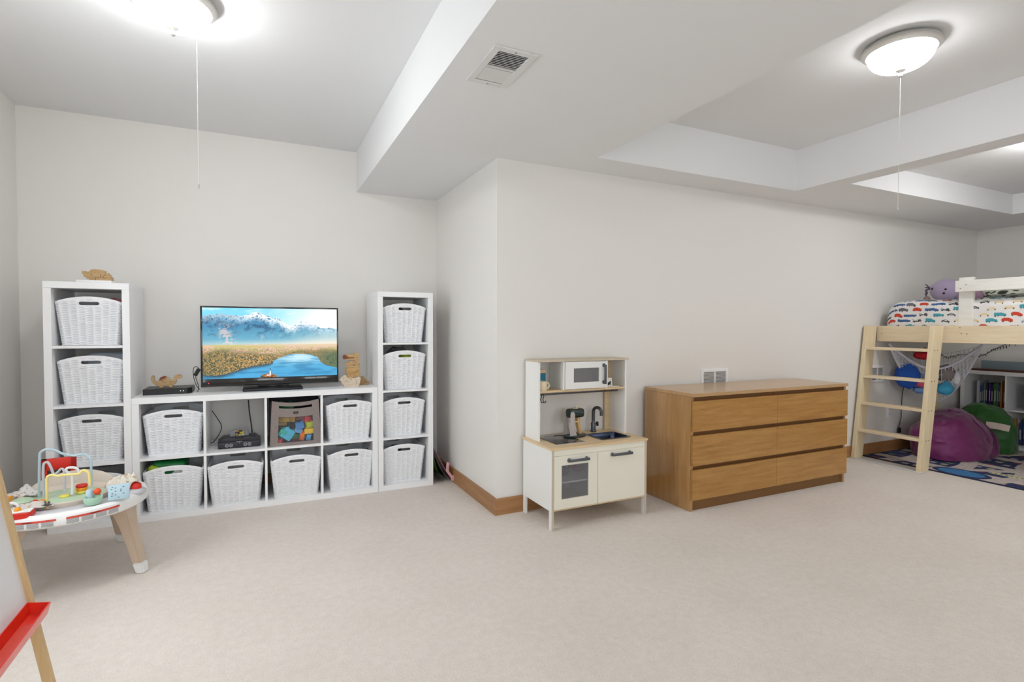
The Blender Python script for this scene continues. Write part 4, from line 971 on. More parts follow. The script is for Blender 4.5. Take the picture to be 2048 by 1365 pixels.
def mattress():
    x0, x1, y0, y1, z0, z1 = BX0+.045, BX1-.04, BY0+.06, BY1-.06, 1.12, 1.462
    hx, hy = (x1-x0)/2, (y1-y0)/2; cx, cy = (x0+x1)/2, (y0+y1)/2
    t = thing('mattress', 'thick mattress in a white sheet printed with cars and trucks on the loft bed', 'mattress', (cx, cy, z0))
    step = .0045; ns = int((2*hx+2*.32)/step); ny_ = int(2*hy/step)
    # cross-section profile along x: up the camera side, over the top, down the back
    R_ = .075; H_ = z1-z0; prof = []
    prof.append((-hx, 0)); prof.append((-hx-.006, H_*.4)); prof.append((-hx, H_-R_))
    for i in range(1, 9): a = PI/2*i/8; prof.append((-hx+R_-R_*math.cos(a), H_-R_+R_*math.sin(a)))
    q = [(-x, z) for x, z in prof[::-1]]; prof = prof+q
    prof = np.array(prof); sl = np.r_[0, np.cumsum(np.linalg.norm(np.diff(prof, axis=0), axis=1))]
    s = np.linspace(0, sl[-1], ns+1); X = np.interp(s, sl, prof[:, 0]); Z = np.interp(s, sl, prof[:, 1])
    Y = np.linspace(-hy, hy, ny_+1)
    P = np.zeros((ny_+1, ns+1, 3)); P[..., 0] = X[None]; P[..., 1] = Y[:, None]; P[..., 2] = Z[None]
    e = np.clip((hy-np.abs(Y))/.11, 0, 1); fall = np.sqrt(np.clip(1-(1-e)**2, 0, 1))       # rounded ends
    P[..., 2] = Z[None]*(0.62+.38*fall[:, None]); P[..., 0] *= (.93+.07*fall[:, None])
    wr = fbm(Y[:, None]*6+s[None]*2, s[None]*9+Y[:, None], 3, 50); P[..., 2] += (wr-.5)*.02*(Z[None] > .1); P[..., 0] += (fbm(Y[:, None]*10+s[None]*0, s[None]*5, 3, 51)-.5)*.012
    U, V = np.meshgrid(-(Y[:-1]-Y[0])+2*hy, s[:-1], indexing='ij')
    C = vehicles(U, V)
    o = color_grid('fitted_sheet', P, C, attr_mat('printed_cotton', .8), t)
    m_ = MB(); m_.box(-hx*.92, hx*.92, -hy, hy, .005, H_*.55, .03); m_.build('mattress_core', mat('ticking', rgb(225, 222, 214), .8), t)
mattress()
# pillow and soft toys on the bed
leafM, nt, b_ = new_mat('leaf_print'); N_ = nt.nodes; tc = N_.new('ShaderNodeTexCoord'); vo = N_.new('ShaderNodeTexVoronoi'); vo.inputs['Scale'].default_value = 30; mp = N_.new('ShaderNodeMapping'); mp.inputs['Scale'].default_value = (1, .45, 1)
cr = N_.new('ShaderNodeValToRGB'); cr.color_ramp.interpolation = 'CONSTANT'; cr.color_ramp.elements[0].color = rgb(48, 52, 46); cr.color_ramp.elements[1].position = .42; cr.color_ramp.elements[1].color = rgb(186, 188, 172)
nt.links.new(tc.outputs['Object'], mp.inputs[0]); nt.links.new(mp.outputs[0], vo.inputs['Vector']); nt.links.new(vo.outputs['Distance'], cr.inputs[0]); nt.links.new(cr.outputs[0], b_.inputs['Base Color']); b_.inputs['Roughness'].default_value = .8
t = MB().ball((0, 0, 0), .1, 2.0, 2.4, .48, n=40, noise=.12).build('pillow', leafM, loc=(5.86, 2.25, 1.512)); tag(t, 'pillow with a dark leaf print lying behind the guard rail', 'pillow')
lav = mat('lavender_plush', rgb(170, 155, 182), .9, bump=.5, sheen=.3)
t = thing('plush_octopus', 'round lavender plush toy with dark eyes at the head of the loft bed', 'plush toy', (5.72, 2.70, 1.46))
MB().ball((0, 0, .10), .115, 1, 1.05, .92, n=32).build('body', lav, t)
m_ = MB(); m_.ball((-.095, .065, .115), .01); m_.ball((-.10, -.03, .07), .011); m_.ball((-.105, -.045, .105), .009); m_.build('eye', eyeM, t)
m_ = MB()
for a in (-.5, -.2, .1, .4): m_.tube([(-.05, .10, .12), (-.06, .125, .13+a*.05), (-.06, .14, .12+a*.11)], .005, smooth=3)
m_.tube([(-.06, .12, .09), (-.07, .13, .05)], .006); m_.build('feeler', mat('purple_feeler', rgb(96, 76, 100), .8), t)
MB().ball((-.07, .12, .025), .026).build('pompom', mat('taupe_pompom', rgb(140, 120, 118), .9, bump=.6), t)
t = MB().ball((0, 0, 0), .08, .9, 1.6, .8, n=24, noise=.2).build('plush_toy', mat('mauve_plush', rgb(150, 120, 140), .9, bump=.4), loc=(5.76, 2.56, 1.505)); tag(t, 'flat mauve soft toy lying beside the guard post on the bed', 'plush toy')
t = MB().ball((0, 0, 0), .07, 1, 1, 1.35, n=24, noise=.15).build('plush_toy', mat('white_plush', rgb(238, 237, 236), .9, bump=.4), loc=(5.62, 2.02, 1.57)); tag(t, 'white soft toy behind the guard rail at the right edge of the photo', 'plush toy')
t = MB().ball((0, 0, 0), .05, 1, 1.2, .9, n=24).build('plush_toy', mat('white_plush', rgb(238, 237, 236), .9, bump=.4), loc=(5.50, 1.955, 1.638)); tag(t, 'small round white soft toy above the guard rail, cut by the right edge', 'plush toy')

# ------------------------------------------------------------------ under the bed
# play rug
def rug():
    x0, x1, y0, y1 = 5.14, 6.74, .9, 3.075
    nx_, ny_ = 300, 400
    X = np.linspace(x0, x1, nx_+1); Y = np.linspace(y0, y1, ny_+1)
    u, v = np.meshgrid((X[:-1]-x0), (Y[:-1]-y0))
    navy = np.array([40, 52, 92])/255; cream_ = np.array([198, 186, 180])/255; blue = np.array([62, 122, 176])/255
    c = np.ones(u.shape+(3,))*navy
    # roads
    road = (np.abs(((u+.02) % .42)-.21) < .055) | (np.abs(((v+.1+.08*np.sin(u*5)) % .38)-.19) < .06) | (np.abs(((u*.6+v*.8) % .9)-.45) < .04)
    c[road] = cream_
    blk = fbm(u*14, v*14, 1, 60); gi = (np.floor(u/.09)+3*np.floor(v/.085)) % 7
    inner = ~road & ((u % .09) > .02) & ((u % .09) < .075) & ((v % .085) > .02) & ((v % .085) < .07)
    for k, cc in ((0, (170, 160, 165)), (2, (120, 62, 66)), (4, (180, 170, 150)), (5, (90, 120, 90))): c[inner & (gi == k)] = np.array(cc)/255
    lake = ((u-.13)/.10)**2+((v-1.45)/.16)**2 < 1; c[(((u-.13)/.13)**2+((v-1.45)/.2)**2 < 1)] = navy; c[lake] = blue
    st = (np.abs(u-.36) < .03) & (v < 1.35) & (v > .3); c[st] = np.array([210, 205, 160])/255; c[st & ((v*60 % 2) < 1) & (np.abs(u-.36) < .012)] = np.array([90, 90, 80])/255
    ed = (u < .018) | (v < .018) | (v > y1-y0-.018) | (u > x1-x0-.018); c[ed] = navy*.85
    c *= (.9+.2*fbm(u*60, v*60, 2, 61))[..., None]
    P = np.zeros((ny_+1, nx_+1, 3)); P[..., 0] = X[None]; P[..., 1] = Y[:, None]; P[..., 2] = .008
    t = thing('play_rug', 'navy and cream road-map play rug on the carpet under the loft bed', 'rug', (0, 0, 0))
    color_grid('rug_pile', P, c, attr_mat('rug_print', .95), t)
    MB().box(x0, x1, y0, y1, .0, .0078).build('rug_backing', mat('rug_back', rgb(40, 44, 66), .9), t, smooth=False)
rug()
def beanbag(name, label, m, c, sx, sy, sz, seed, flat=.35):
    from mathutils import noise as NZ
    b = bmesh.new(); bmesh.ops.create_uvsphere(b, u_segments=96, v_segments=64, radius=1)
    for v in b.verts:
        p = v.co.copy(); k = 1+.10*NZ.noise(p*1.6+Vector((seed, 0, 0)))
        fold = NZ.noise(Vector((p.x*3+seed, p.y*3, p.z*5))); k += -.05*abs(fold)+.02*NZ.noise(p*9)
        z = p.z*k
        z = max(z, -flat+.04*p.x*p.x)
        rr = 1+.12*max(0, -z)
        v.co = Vector((p.x*k*rr*sx, p.y*k*rr*sy, (z+flat)*sz))
    mm = MB(); mm.add(b); o = mm.build(name, m, loc=c); return tag(o, label, 'bean bag')
purp = mat('purple_fabric', rgb(118, 28, 96), .5, var=.12, vscale=3, sheen=.3, spec=.5, bump=.25, bscale=9)
bbg = thing('bean_bag', 'slumped purple bean bag on the play rug behind the ladder', 'bean bag', (5.94, 2.74, .008))
o = beanbag('cover', '', purp, (0, 0, 0), .44, .27, .32, 3, .36)
del o['label'], o['category']; o.parent = bbg
m_ = MB(); m_.tube([(.0, -.30, .17), (-.02, -.26, .28), (-.04, -.14, .39), (-.05, .0, .43)], .006, smooth=6); m_.tube([(.22, -.27, .06), (.26, -.22, .22), (.2, -.1, .36)], .006, smooth=6)
m_.build('seam', mat('purple_seam', rgb(108, 28, 98), .6), bbg)
q = bmesh.new(); A_ = []
for i in range(15):
    a_ = i/14; x_ = .06+.33*a_; A_.append([q.verts.new((x_, -.27-.02*math.sin(PI*a_)+.06*a_, .002)), q.verts.new((x_+.01, -.275-.035*math.sin(PI*a_)+.07*a_, .03+.08*a_**1.5)), q.verts.new((x_+.005, -.25+.09*a_, .035+.20*a_**1.5*(1.0 if a_ < .85 else 1-.9*(a_-.85)))), q.verts.new((x_-.02, -.20+.10*a_, .03+.17*a_**1.5))])
for i in range(14):
    for k_ in range(3): q.faces.new((A_[i][k_], A_[i+1][k_], A_[i+1][k_+1], A_[i][k_+1]))
bmesh.ops.solidify(q, geom=q.faces[:], thickness=.012); bmesh.ops.subdivide_edges(q, edges=q.edges[:], cuts=1, smooth=.6, use_grid_fill=True); bmesh.ops.recalc_face_normals(q, faces=q.faces[:])
MB().add(q).build('fabric_fold', purp, bbg, ang=60)
g = mat('green_fabric', rgb(34, 96, 28), .45, sheen=.2, bump=.25, bscale=9)
beanbag('bean_bag', 'dark green bean bag half hidden behind the purple one', g, (6.52, 2.73, .008), .235, .26, .345, 9, .36)
# open book / paper on the green bag
b = MB(); b.box(-.002, .002, -.08, .0, -.03, .03, m=Matrix.Rotation(.15, 4, 'X')); b.box(-.002, .004, .0, .09, -.03, .03, m=Matrix.Rotation(.05, 4, 'X'))
tag(b.build('paperback', mat('paper_cream', rgb(226, 208, 196), .7), loc=(6.30, 2.525, .285), rot=(0, .3, .25)), 'pale open paperback resting on the bean bags', 'book')

# books in the bookshelf (cells run along -Y from y=3.055-.038)
cw = (1.47-.076-.045)/4; ch = (.77-.076-.015)/2
bcols = [(188, 192, 200), (60, 70, 110), (48, 76, 140), (90, 140, 110), (50, 44, 60), (74, 44, 130), (36, 34, 50), (120, 40, 50), (60, 110, 60), (20, 120, 120), (60, 60, 66), (190, 130, 50), (120, 70, 40), (30, 70, 90), (60, 36, 40), (200, 190, 170), (150, 120, 40)]
GBk = 'books standing on the cube bookshelf under the bed'
names = {0: 'silver grey', 1: 'slate blue', 2: 'royal blue', 3: 'sage green', 4: 'charcoal', 5: 'violet', 6: 'near-black', 7: 'crimson', 8: 'leaf green', 9: 'teal', 10: 'graphite', 11: 'ochre', 12: 'brown', 13: 'petrol blue', 14: 'maroon', 15: 'cream', 16: 'mustard'}
ordn = ['first', 'second', 'third', 'fourth', 'fifth', 'sixth', 'seventh', 'eighth', 'ninth', 'tenth', 'eleventh', 'twelfth']
def make_book(ci, w_, h, d):
    t = D.objects.new('book', None); COL.objects.link(t)
    cm_ = mat('cover_%s' % names[ci].replace(' ', '_'), rgb(*bcols[ci]), .45)
    m_ = MB(); m_.box(-.001, .003, 0, w_, 0, h, .0008); m_.box(0, d, 0, .002, 0, h); m_.box(0, d, w_-.002, w_, 0, h); m_.build('cover', cm_, t, smooth=False)
    MB().box(.003, d-.004, .002, w_-.002, .003, h-.003).build('pages', mat('book_pages', rgb(222, 214, 198), .8), t, smooth=False)
    MB().box(-.0016, -.0009, w_*.3, w_*.7, h*.25, h*.7).build('spine_label', mat('spine_print', rgb(196, 196, 190), .6), t, smooth=False)
    return t
r = random.Random(11)
cells = [(0, 1, 'upper left cube', 12, .06), (1, 1, 'upper second cube', 10, .10), (0, 0, 'lower left cube', 11, .02), (1, 0, 'lower second cube', 8, .03)]
for ci_, row, nm, cnt, off in cells:
    ytop = 3.055-.038-ci_*(cw+.015); y = ytop-off; z = .038+row*(ch+.015)
    for k in range(cnt):
        w_ = r.choice([.012, .016, .02, .026]); h = r.uniform(.19, .275); d = r.uniform(.15, .19)
        if y-w_ < ytop-cw+.004: break
        c_ = r.randrange(17) if (ci_, row) != (0, 1) else [0, 1, 2, 3, 4, 5, 6, 8, 9, 7, 11, 12][k]
        o = make_book(c_, w_, h, d); o.location = (6.79+.10+r.uniform(0, .015), y-w_, z+.0005)
        tag(o, '%s book, %s from left in the %s of the under-bed bookshelf' % (names[c_], ordn[k], nm), 'book', GBk)
        y -= w_+.0035+(r.random() < .25)*.006
tag(MB().box(0, .02, -.5, 0, 0, .10, .002).build('picture_board', mat('blue_grey_board', rgb(150, 168, 176), .6), loc=(6.98, 2.96, .77)), 'blue-grey board standing on top of the bookshelf against the end wall', 'board')
tag(MB().box(-.02, .12, -.52, 0, 0, .018, .003).build('wooden_tray', mat('dark_red_wood', rgb(84, 36, 28), .5), loc=(6.82, 2.98, .77)), 'dark red flat tray lying on top of the bookshelf', 'tray')

# toy net in the corner under the bed
t = thing('toy_hammock', 'white net toy hammock full of soft toys hung under the loft bed', 'toy net', (5.78, 2.85, 1.08))
netM = mat('net_white', rgb(225, 224, 232), .7)
def net():
    m_ = MB(); A = Vector((-.30, .20, -.02)); B = Vector((.30, -.28, -.02)); C_ = Vector((.40, .22, -.02))
    # front lip from A to B sagging, pouch hangs below and back
    NU, NV = 26, 17; G = np.zeros((NU+1, NV+1, 3))
    for i in range(NU+1):
        s = i/NU; p = A.lerp(B, s); sag = -.235*math.sin(PI*s)**1.0; q = A.lerp(B, s)*.55+C_*.45*1.0
        back = A.lerp(C_, min(1, 2*s)) if s < .5 else C_.lerp(B, 2*s-1)
        for j in range(NV+1):
            v = j/NV; base = p.lerp(back, v)
            z = (1-v)*sag+v*(-.05*math.sin(PI*s))-.42*math.sin(PI*s)**.8*math.sin(PI*min(1, v*.95+.0))
            out = .05*math.sin(PI*s)*math.sin(PI*v)
            G[i, j] = (base.x-out, base.y-out, base.z+z)
    for i in range(NU+1): m_.tube([tuple(G[i, j]) for j in range(NV+1)], .0026, 4, caps=False)
    for j in range(1, NV+1): m_.tube([tuple(G[i, j]) for i in range(NU+1)], .0026, 4, caps=False)
    m_.build('netting', netM, t)
    l = MB(); l.tube([tuple(G[i, 0]) for i in range(NU+1)], .011, 8); l.build('lip_band', mat('band_white', rgb(214, 212, 226), .7), t)
    return G
G = net()
def soft(label, col, dx, dy, dz, s, sx=1, sy=1, sz=1, nm='plush_toy'):
    cc = mat('soft_%d_%d_%d' % col, rgb(*col), .85, bump=.4)
    m_ = MB(); m_.ball((0, 0, 0), s, sx, sy, sz, noise=.16); m_.ball((s*.5, 0, s*.6), s*.45, noise=.3)
    tag(m_.build(nm, cc, loc=(5.78+dx, 2.85+dy, 1.08+dz)), label, 'plush toy')
soft('large royal blue soft toy at the left of the toy net', (40, 92, 190), -.14, .12, -.33, .10, 1, 1, 1.2)
soft('red soft toy on top of the pile in the toy net', (190, 24, 40), .0, .06, -.13, .07, 1.3, 1, .6)
soft('pink and white soft toy low in the toy net', (222, 90, 130), -.10, .02, -.39, .04)
soft('white soft toy in the middle of the toy net', (206, 214, 226), -.02, -.02, -.33, .06, 1, 1, 1.3)
soft('grey-brown soft toy at the right of the toy net', (140, 128, 126), .14, -.06, -.30, .08, 1, 1, 1)
soft('bright sky blue soft toy at the bottom right of the toy net', (70, 170, 214), .06, -.10, -.44, .065, 1.1, 1, .9)
soft('pale blue soft toy at the bottom of the toy net', (120, 160, 214), -.06, .04, -.46, .06, 1.2, 1, .6)
soft('white toy bone at the right of the toy net', (226, 226, 232), .17, -.14, -.34, .04, .7, .8, 1.6)

# string lights and cords
b = MB(); pts = [(5.9, 3.09, 1.0), (6.1, 3.085, .93), (6.35, 3.09, .97), (6.6, 3.085, .9), (6.9, 3.09, .93), (7.13, 3.07, .90), (7.165, 3.0, .93), (7.165, 2.9, 1.0), (7.165, 2.75, 1.06), (7.165, 2.5, 1.0)]
b.tube(pts, .003, 6, smooth=10)
r = random.Random(5); P_ = []
for i in range(len(pts)-1):
    for k in range(6):
        s = k/6; q = [pts[i][a]*(1-s)+pts[i+1][a]*s for a in range(3)]
        b.tube([q, (q[0]-.012, q[1]-.01, q[2]+r.uniform(-.03, .02))], .0035, 5)
tag(b.build('string_lights', rubberM), 'unlit dark string lights draped along the wall under the bed', 'string lights')
b = MB(); b.tube([(.09, 0, .34), (.05, 0, .24), (.035, 0, .1), (.03, 0, -.02), (-.01, 0, -.12)], .003, 6, smooth=8); b.box(-.028, .0, -.02, .0, -.16, -.11, .003)
tag(b.build('cable', rubberM, loc=(5.76, 3.095, .33)), 'thin dark power cord running down the wall behind the ladder', 'cable')
t = thing('wall_outlet', 'white wall outlet plate behind the ladder', 'outlet', (5.60, YB, .33))
MB().box(-.037, .037, -.006, 0, 0, .118, .003).build('plate', whiteM, t)
m_ = MB(); m_.box(-.014, .014, -.008, -.005, .025, .05, .002); m_.box(-.014, .014, -.008, -.005, .068, .093, .002); m_.build('socket', mat('socket_white', rgb(220, 220, 218), .5), t)

# ------------------------------------------------------------------ baby activity table
AX, AY, AR, AZ = -.845, 3.23, .325, .33
t = thing('activity_table', 'round white baby activity table with beige legs and toys around its rim', 'activity table', (AX, AY, 0))
tw = mat('toy_white', rgb(244, 243, 241), .4); tg = mat('toy_grey', rgb(202, 200, 204), .45); beige = mat('toy_beige', rgb(206, 184, 162), .5); beigeF = mat('seat_fabric', rgb(222, 208, 194), .85, bump=.3)
MB().lathe([(.175, .012), (.20, -.0), (.30, -.0), (.312, .002), (.325, .012), (.328, .030), (.318, .052), (.300, .062), (.285, .058), (.25, .052), (.19, .050), (.178, .046), (.172, .03), (.175, .012)], 96, (0, 0, AZ)).build('tray_ring', tw, t)
MB().lathe([(.17, .046), (.185, .052), (.238, .056), (.246, .053), (.248, .049)], 64, (0, 0, AZ), a0=-2.5, a1=-.55).build('grey_platform', tg, t)
MB().lathe([(.12, .02), (.15, .055), (.178, .075), (.186, .072), (.182, .05), (.16, .02)], 64, (0, 0, AZ)).build('seat_ring', beigeF, t)
MB().lathe([(0, .05), (.14, .05), (.15, .056), (.14, .061), (0, .061)], 64, (0, 0, AZ)).build('activity_disc', mat('mint_plastic', rgb(196, 222, 192), .45), t)
# beige fabric backrest
bb = bmesh.new(); A_ = []
for i in range(25):
    a = math.radians(25+130*i/24); hh = .075*math.sin(PI*i/24)**.6
    A_.append([bb.verts.new(((.178)*math.cos(a), (.178)*math.sin(a), AZ+.06)), bb.verts.new((.190*math.cos(a), .190*math.sin(a), AZ+.06+hh*.8)), bb.verts.new((.200*math.cos(a), .200*math.sin(a), AZ+.062+hh)), bb.verts.new((.208*math.cos(a), .208*math.sin(a), AZ+.06))])
for i in range(24):
    for k in range(3): bb.faces.new((A_[i][k], A_[i+1][k], A_[i+1][k+1], A_[i][k+1]))
bmesh.ops.recalc_face_normals(bb, faces=bb.faces[:]); MB().add(bb).build('seat_back', beigeF, t)
# legs
for (fx, fy) in ((-.528, 3.118), (-.70, 3.617), (-1.20, 3.445), (-1.029, 2.946)):
    dx, dy = fx-AX, fy-AY; L_ = math.hypot(dx, dy); ux, uy = dx/L_, dy/L_
    def sec(r_, z, w_, d): return [(ux*(r_+a*d)-uy*b__*w_, uy*(r_+a*d)+ux*b__*w_, z) for a, b__ in ((-.5, -.5), (.5, -.5), (.5, .5), (-.5, .5))]
    def loft(secs):
        q = bmesh.new(); rs = [[q.verts.new(p) for p in s_] for s_ in secs]
        for i in range(len(rs)-1):
            for k in range(4): q.faces.new((rs[i][k], rs[i][(k+1) % 4], rs[i+1][(k+1) % 4], rs[i+1][k]))
        q.faces.new(rs[0][::-1]); q.faces.new(rs[-1]); bmesh.ops.recalc_face_normals(q, faces=q.faces[:])
        bmesh.ops.bevel(q, geom=q.edges[:], offset=.006, segments=2, affect='EDGES'); return q
    lg = MB(); lg.add(loft([sec(L_-.012, .048, .050, .042), sec(L_-.043, .17, .058, .050), sec(L_-.064, .25, .068, .058), sec(L_-.078, .30, .086, .068), sec(L_-.085, AZ+.005, .110, .075)])); lg = lg.build('leg', beige, t, ang=70)
    MB().add(loft([sec(L_, .0, .046, .040), sec(L_-.011, .052, .054, .046)])).build('foot_cap', tw, lg)
# bead wires
def wire(name, col, pts, y, r_=.0055):
    MB().tube([(x-AX, y-AY+(0 if len(p_) < 3 else p_[2]), z) for p_ in pts for x, z in [p_[:2]]], r_, 10, smooth=6).build(name, mat('wire_'+col[0], col[1], .4), t)
wire('bead_wire', ('blue', rgb(190, 212, 222)), [(-.956, .395), (-.951, .579), (-.945, .607), (-.926, .618), (-.895, .612), (-.86, .589), (-.817, .577), (-.785, .581), (-.765, .567), (-.755, .543), (-.754, .42)], 3.25)
wire('bead_wire', ('grey', rgb(200, 200, 206)), [(-.924, .40), (-.924, .538), (-.916, .564), (-.905, .563), (-.894, .535), (-.885, .507), (-.871, .513), (-.856, .528), (-.846, .51), (-.846, .42)], 3.2)
wire('bead_wire', ('yellow', rgb(240, 222, 140)), [(-.869, .385), (-.869, .512), (-.862, .533), (-.849, .536), (-.831, .529), (-.809, .531), (-.779, .53), (-.753, .531), (-.738, .544), (-.722, .537), (-.715, .522), (-.712, .47)], 3.05)
wire('bead_wire', ('white', rgb(236, 236, 236)), [(-.817, .40), (-.816, .486), (-.829, .503), (-.839, .519), (-.831, .53), (-.809, .529), (-.795, .519), (-.79, .498)], 3.2, .006)
def tpart(name, mb, m, x, y, z, rot=None): return mb.build(name, m, t, loc=(x-AX, y-AY, z), rot=rot)
yel = mat('toy_yellow', rgb(240, 226, 100), .4); red = mat('toy_red', rgb(222, 44, 32), .4); ora = mat('toy_orange', rgb(246, 160, 30), .4)
tpart('spinner_base', MB().lathe([(0, 0), (.018, 0), (.020, .006), (.016, .011), (0, .011)], 24), yel, -.846, 3.2, AZ+.061)
for i, m_ in enumerate((yel, ora, red)): tpart('stacking_ring', MB().lathe([(0, 0), (.021, 0), (.024, .004), (.024, .010), (.021, .014), (0, .014)], 28), m_, -.79, 3.24, AZ+.062+.0145*i)
tpart('green_cup', MB().lathe([(0, 0), (.024, .0), (.034, .010), (.037, .024), (.036, .036), (.031, .036), (.028, .02), (0, .012)], 40), mat('mint_green', rgb(176, 214, 190), .4), -.695, 3.02, AZ+.060)
tpart('drum', MB().lathe([(0, 0), (.014, 0), (.014, .04), (.010, .048), (0, .05)], 28), mat('toy_paleblue', rgb(190, 212, 226), .4), -.714, 3.045, AZ+.075)
MBb = MB(); MBb.ball((0, 0, 0), .016, .9, 1, 1); tpart('orange_ball', MBb, mat('toy_redorange', rgb(236, 84, 36), .4), -.684, 3.045, AZ+.11)
# blue seed book
bk_ = MB().box(-.041, .041, -.008, .008, 0, .070, .004); bo = tpart('flip_book', bk_, mat('toy_sky', rgb(186, 214, 226), .45), -.600, 3.03, AZ+.066, (math.radians(-8), 0, math.radians(8)))
sd = MB()
for (x, z) in ((-.024, .06), (-.012, .055), (.018, .058), (-.028, .05), (.008, .047), (-.012, .04), (.008, .04), (-.024, .03), (-.012, .024), (.018, .028), (-.026, .02), (.0, .012)): sd.ball((x, -.0085, z), .0026, 1.4, .3, .6, n=8)
sd.build('seed_print', mat('seed_dark', rgb(48, 60, 80), .5), bo)
tpart('red_dome', MB().ball((0, 0, 0), .024, 1, .9, 1.1), red, -.556, 3.16, AZ+.085)
tpart('dome_base', MB().ball((0, 0, 0), .045, 1.0, 1.1, .5), tg, -.560, 3.17, AZ+.06)
# red mirror frame at the back
mf = MB(); 
for q in ((-.07, -.045, 0, .135), (.045, .07, 0, .135), (-.07, .07, .080, .135), (-.07, .07, 0, .025)): mf.box(q[0], q[1], -.02, .02, q[2], q[3], .003)
fr = tpart('red_frame', mf, red, -.935, 3.46, AZ+.065, (0, 0, math.radians(12)))
MB().box(-.055, .055, -.002, .002, .025, .09).build('mirror', mat('toy_mirror', rgb(120, 122, 128), .15, .8), fr)
# left cluster
tpart('orange_block', MB().prism([(-.05, 0), (.03, 0), (.045, .012), (.045, .045), (-.05, .045)], -.03, .03, bev=.003), ora, -1.065, 3.13, AZ+.06)
tpart('clear_dome', MB().ball((0, 0, 0), .04, 1, 1, .7), mat('clear_toy', (.9, .9, .92, 1), .1, alpha=.3), -1.09, 3.16, AZ+.10)
tpart('mint_disc', MB().lathe([(0, 0), (.035, 0), (.04, .006), (.035, .014), (0, .014)], 32), mat('mint_plastic', rgb(196, 222, 192), .45), -.985, 3.14, AZ+.072)
tpart('red_bead', MB().ball((0, 0, 0), .012), red, -.922, 3.09, AZ+.080); tpart('orange_bead', MB().ball((0, 0, 0), .016, 1.2, 1, .8), ora, -.892, 3.07, AZ+.082)
tpart('red_button_base', MB().prism([(-.05, -.03), (.02, -.03), (.035, -.012), (.035, .03), (-.05, .03)], 0, .026, m=Matrix(((1, 0, 0, 0), (0, 0, 1, 0), (0, 1, 0, 0), (0, 0, 0, 1))), bev=.003), red, -.925, 2.955, AZ+.055)
tpart('button_top', MB().box(-.048, .032, -.026, .026, 0, .006, .002), tw, -.925, 2.955, AZ+.081)
tpart('orange_dial', MB().ball((0, 0, 0), .012, 1, 1, .9), ora, -.94, 2.95, AZ+.092)
pts = [(-.03, 0, .0), (-.028, 0, .03), (-.01, 0, .045), (.012, 0, .04), (.02, 0, .02), (.012, 0, 0)]
tpart('white_hoop', MB().tube(pts, .006, 10, smooth=6), tw, -.98, 3.02, AZ+.06)
# stickers on the rim
prt = mat('sticker_red', rgb(206, 66, 46), .5); grt = mat('sticker_grey', rgb(150, 150, 152), .6)
def sticker(a0, a1):
    n = 24; q = bmesh.new(); A_ = []; rr = [(.3262, .012), (.3294, .024)]
    def arcs(z0, z1, r0, r1, mname, m_, dash=False, parent=None):
        bb = bmesh.new()
        for i in range(n):
            if dash and i % 6 == 5: continue
            a, b_ = a0+(a1-a0)*i/n, a0+(a1-a0)*(i+1)/n
            vs = [bb.verts.new((r_*math.cos(th), r_*math.sin(th), z)) for (r_, z, th) in ((r0, z0, a), (r0, z0, b_), (r1, z1, b_), (r1, z1, a))]; bb.faces.new(vs)
        return MB().add(bb).build(mname, m_, parent or t, smooth=False)
    s_ = arcs(AZ+.036, AZ+.044, .3272, .3240, 'warning_sticker', prt)
    for k in range(5): arcs(AZ+.0325-k*.0042, AZ+.0345-k*.0042, .3292-.0004*k, .3292-.0002*k, 'print_line', grt, True, s_)
    am = (a0+a1)/2
    text_part('WARNING', .0075, mat('sticker_text', rgb(60, 30, 28), .6), s_, (.3275*math.cos(am), .3275*math.sin(am), AZ+.040), (math.radians(72), 0, am+PI/2), 'lettering', .0004)
sticker(math.radians(-117), math.radians(-82)); sticker(math.radians(-76), math.radians(-40))
tpart('rim_knob', MB().ball((0, 0, 0), .020, 1, 1, 1.15), red, -.962, 2.955, AZ-.030)
tpart('knob_stem', MB().tube([(0, 0, 0), (0, 0, .04)], .008), tw, -.962, 2.955, AZ-.03)
# cloths and small soft bits
def cloth(label, col, c, sx, sy, h, seed, rz=0):
    n = 26; x = np.linspace(-1, 1, n); X, Y = np.meshgrid(x, x); Z = (fbm(X*1.5+5, Y*1.5+5, 2, seed)-.2)*h*1.5*np.exp(-(X**2+Y**2)*.9)+.004
    Z = np.maximum(Z, .002); P = np.stack([X*sx*(1+.2*fbm(Y*2+9, X*0+2, 2, seed)), Y*sy, Z], -1)
    C = np.ones((n-1, n-1, 3))*np.array(col)/255; fl_ = fbm(X[:-1, :-1]*6+9, Y[:-1, :-1]*6+9, 2, seed+1); C[fl_ > .68] = np.array(col)/255*np.array([.86, .76, .68])
    t_ = thing('cloth', label, 'cloth', c, rz); o = color_grid('fabric', P, C, attr_mat('cloth_print', .9), t_); 
    sm = o.modifiers.new('thick', 'SOLIDIFY'); sm.thickness = .003
cloth('crumpled cream cloth on the activity table behind the blue flip book', (226, 218, 204), (-.61, 3.16, AZ+.085), .065, .045, .13, 77, .5)
cloth('crumpled off-white cloth with red trim at the left of the activity table', (214, 206, 200), (-.93, 3.04, AZ+.064), .075, .03, .04, 81, .2)
cloth('pale crumpled cloth at the back left of the activity table', (226, 222, 220), (-1.02, 3.30, AZ+.066), .05, .05, .05, 85)
m_ = MB()
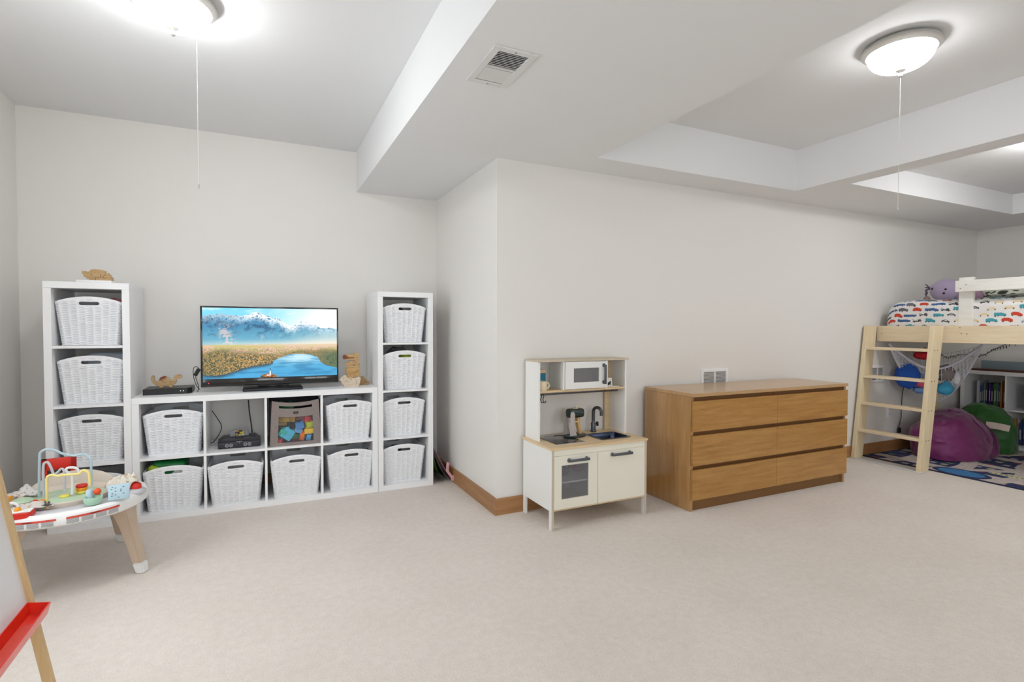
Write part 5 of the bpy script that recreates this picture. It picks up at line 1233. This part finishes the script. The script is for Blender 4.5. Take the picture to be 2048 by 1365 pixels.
for a in range(7): m_.tube([(0, 0, 0), (.016*math.cos(a*1.1), .012*math.sin(a*1.1), .008+.008*(a % 3))], .0035, 6)
tpart('tassel', m_, mat('tassel_grey', rgb(96, 100, 96), .7), -.865, 3.03, AZ+.070)

# ------------------------------------------------------------------ easel
t = thing('easel', 'child\'s wooden easel with a white board and red tray at the left edge', 'easel', (-.448, 1.70, 0))
# board plane leans: x = -.03-.155*z (local), spans towards the camera along -y
k = .176
ez = wood('easel_pine', rgb(206, 172, 122), rgb(228, 198, 150), 'Z', .5, scale=2)
def leg_e(y0, y1, sgn=1, off=0, name='leg'):
    m_ = MB(); h = 1.16
    m_.prism([(off, 0), (off+.020*sgn, 0), (off-sgn*k*h+.020*sgn, h), (off-sgn*k*h, h)], y0, y1, bev=.0015)
    return m_.build(name, ez, t, smooth=False)
leg_e(-.0, .022); leg_e(-.60, -.572)
leg_e(-.0, .022, -1, -.36); leg_e(-.60, -.566, -1, -.36)
def onplane(z, off=.0): return -k*z+off
m_ = MB(); m_.prism([(onplane(.50, .004), .50), (onplane(.50, .012), .50), (onplane(1.1, .012), 1.1), (onplane(1.1, .004), 1.1)], -.566, -.0)
m_.build('white_board', mat('whiteboard', rgb(236, 236, 238), .3, coat=.3), t, smooth=False)
# red tray: slanted channel sticking out from the board
rt_ = MB(); rp = mat('tray_red', rgb(238, 50, 28), .32, coat=.3)
x0 = -.080
rt_.prism([(x0, .520), (x0+.003, .520), (x0+.007, .492), (x0+.036, .486), (x0+.045, .513), (x0+.048, .512), (x0+.040, .482), (x0+.003, .488)], -.60, -.002)
rt_.prism([(x0, .520), (x0+.004, .489), (x0+.040, .484), (x0+.047, .512)], -.004, -.001); rt_.prism([(x0, .520), (x0+.004, .489), (x0+.040, .484), (x0+.047, .512)], -.603, -.60)
rt_.build('tray', rp, t, smooth=False)
for y in (-.0, -.56): MB().box(onplane(1.12)-.02, onplane(1.12)+.03, y-.02, y+.05, 1.13, 1.16).build('hinge', nickelM, t)
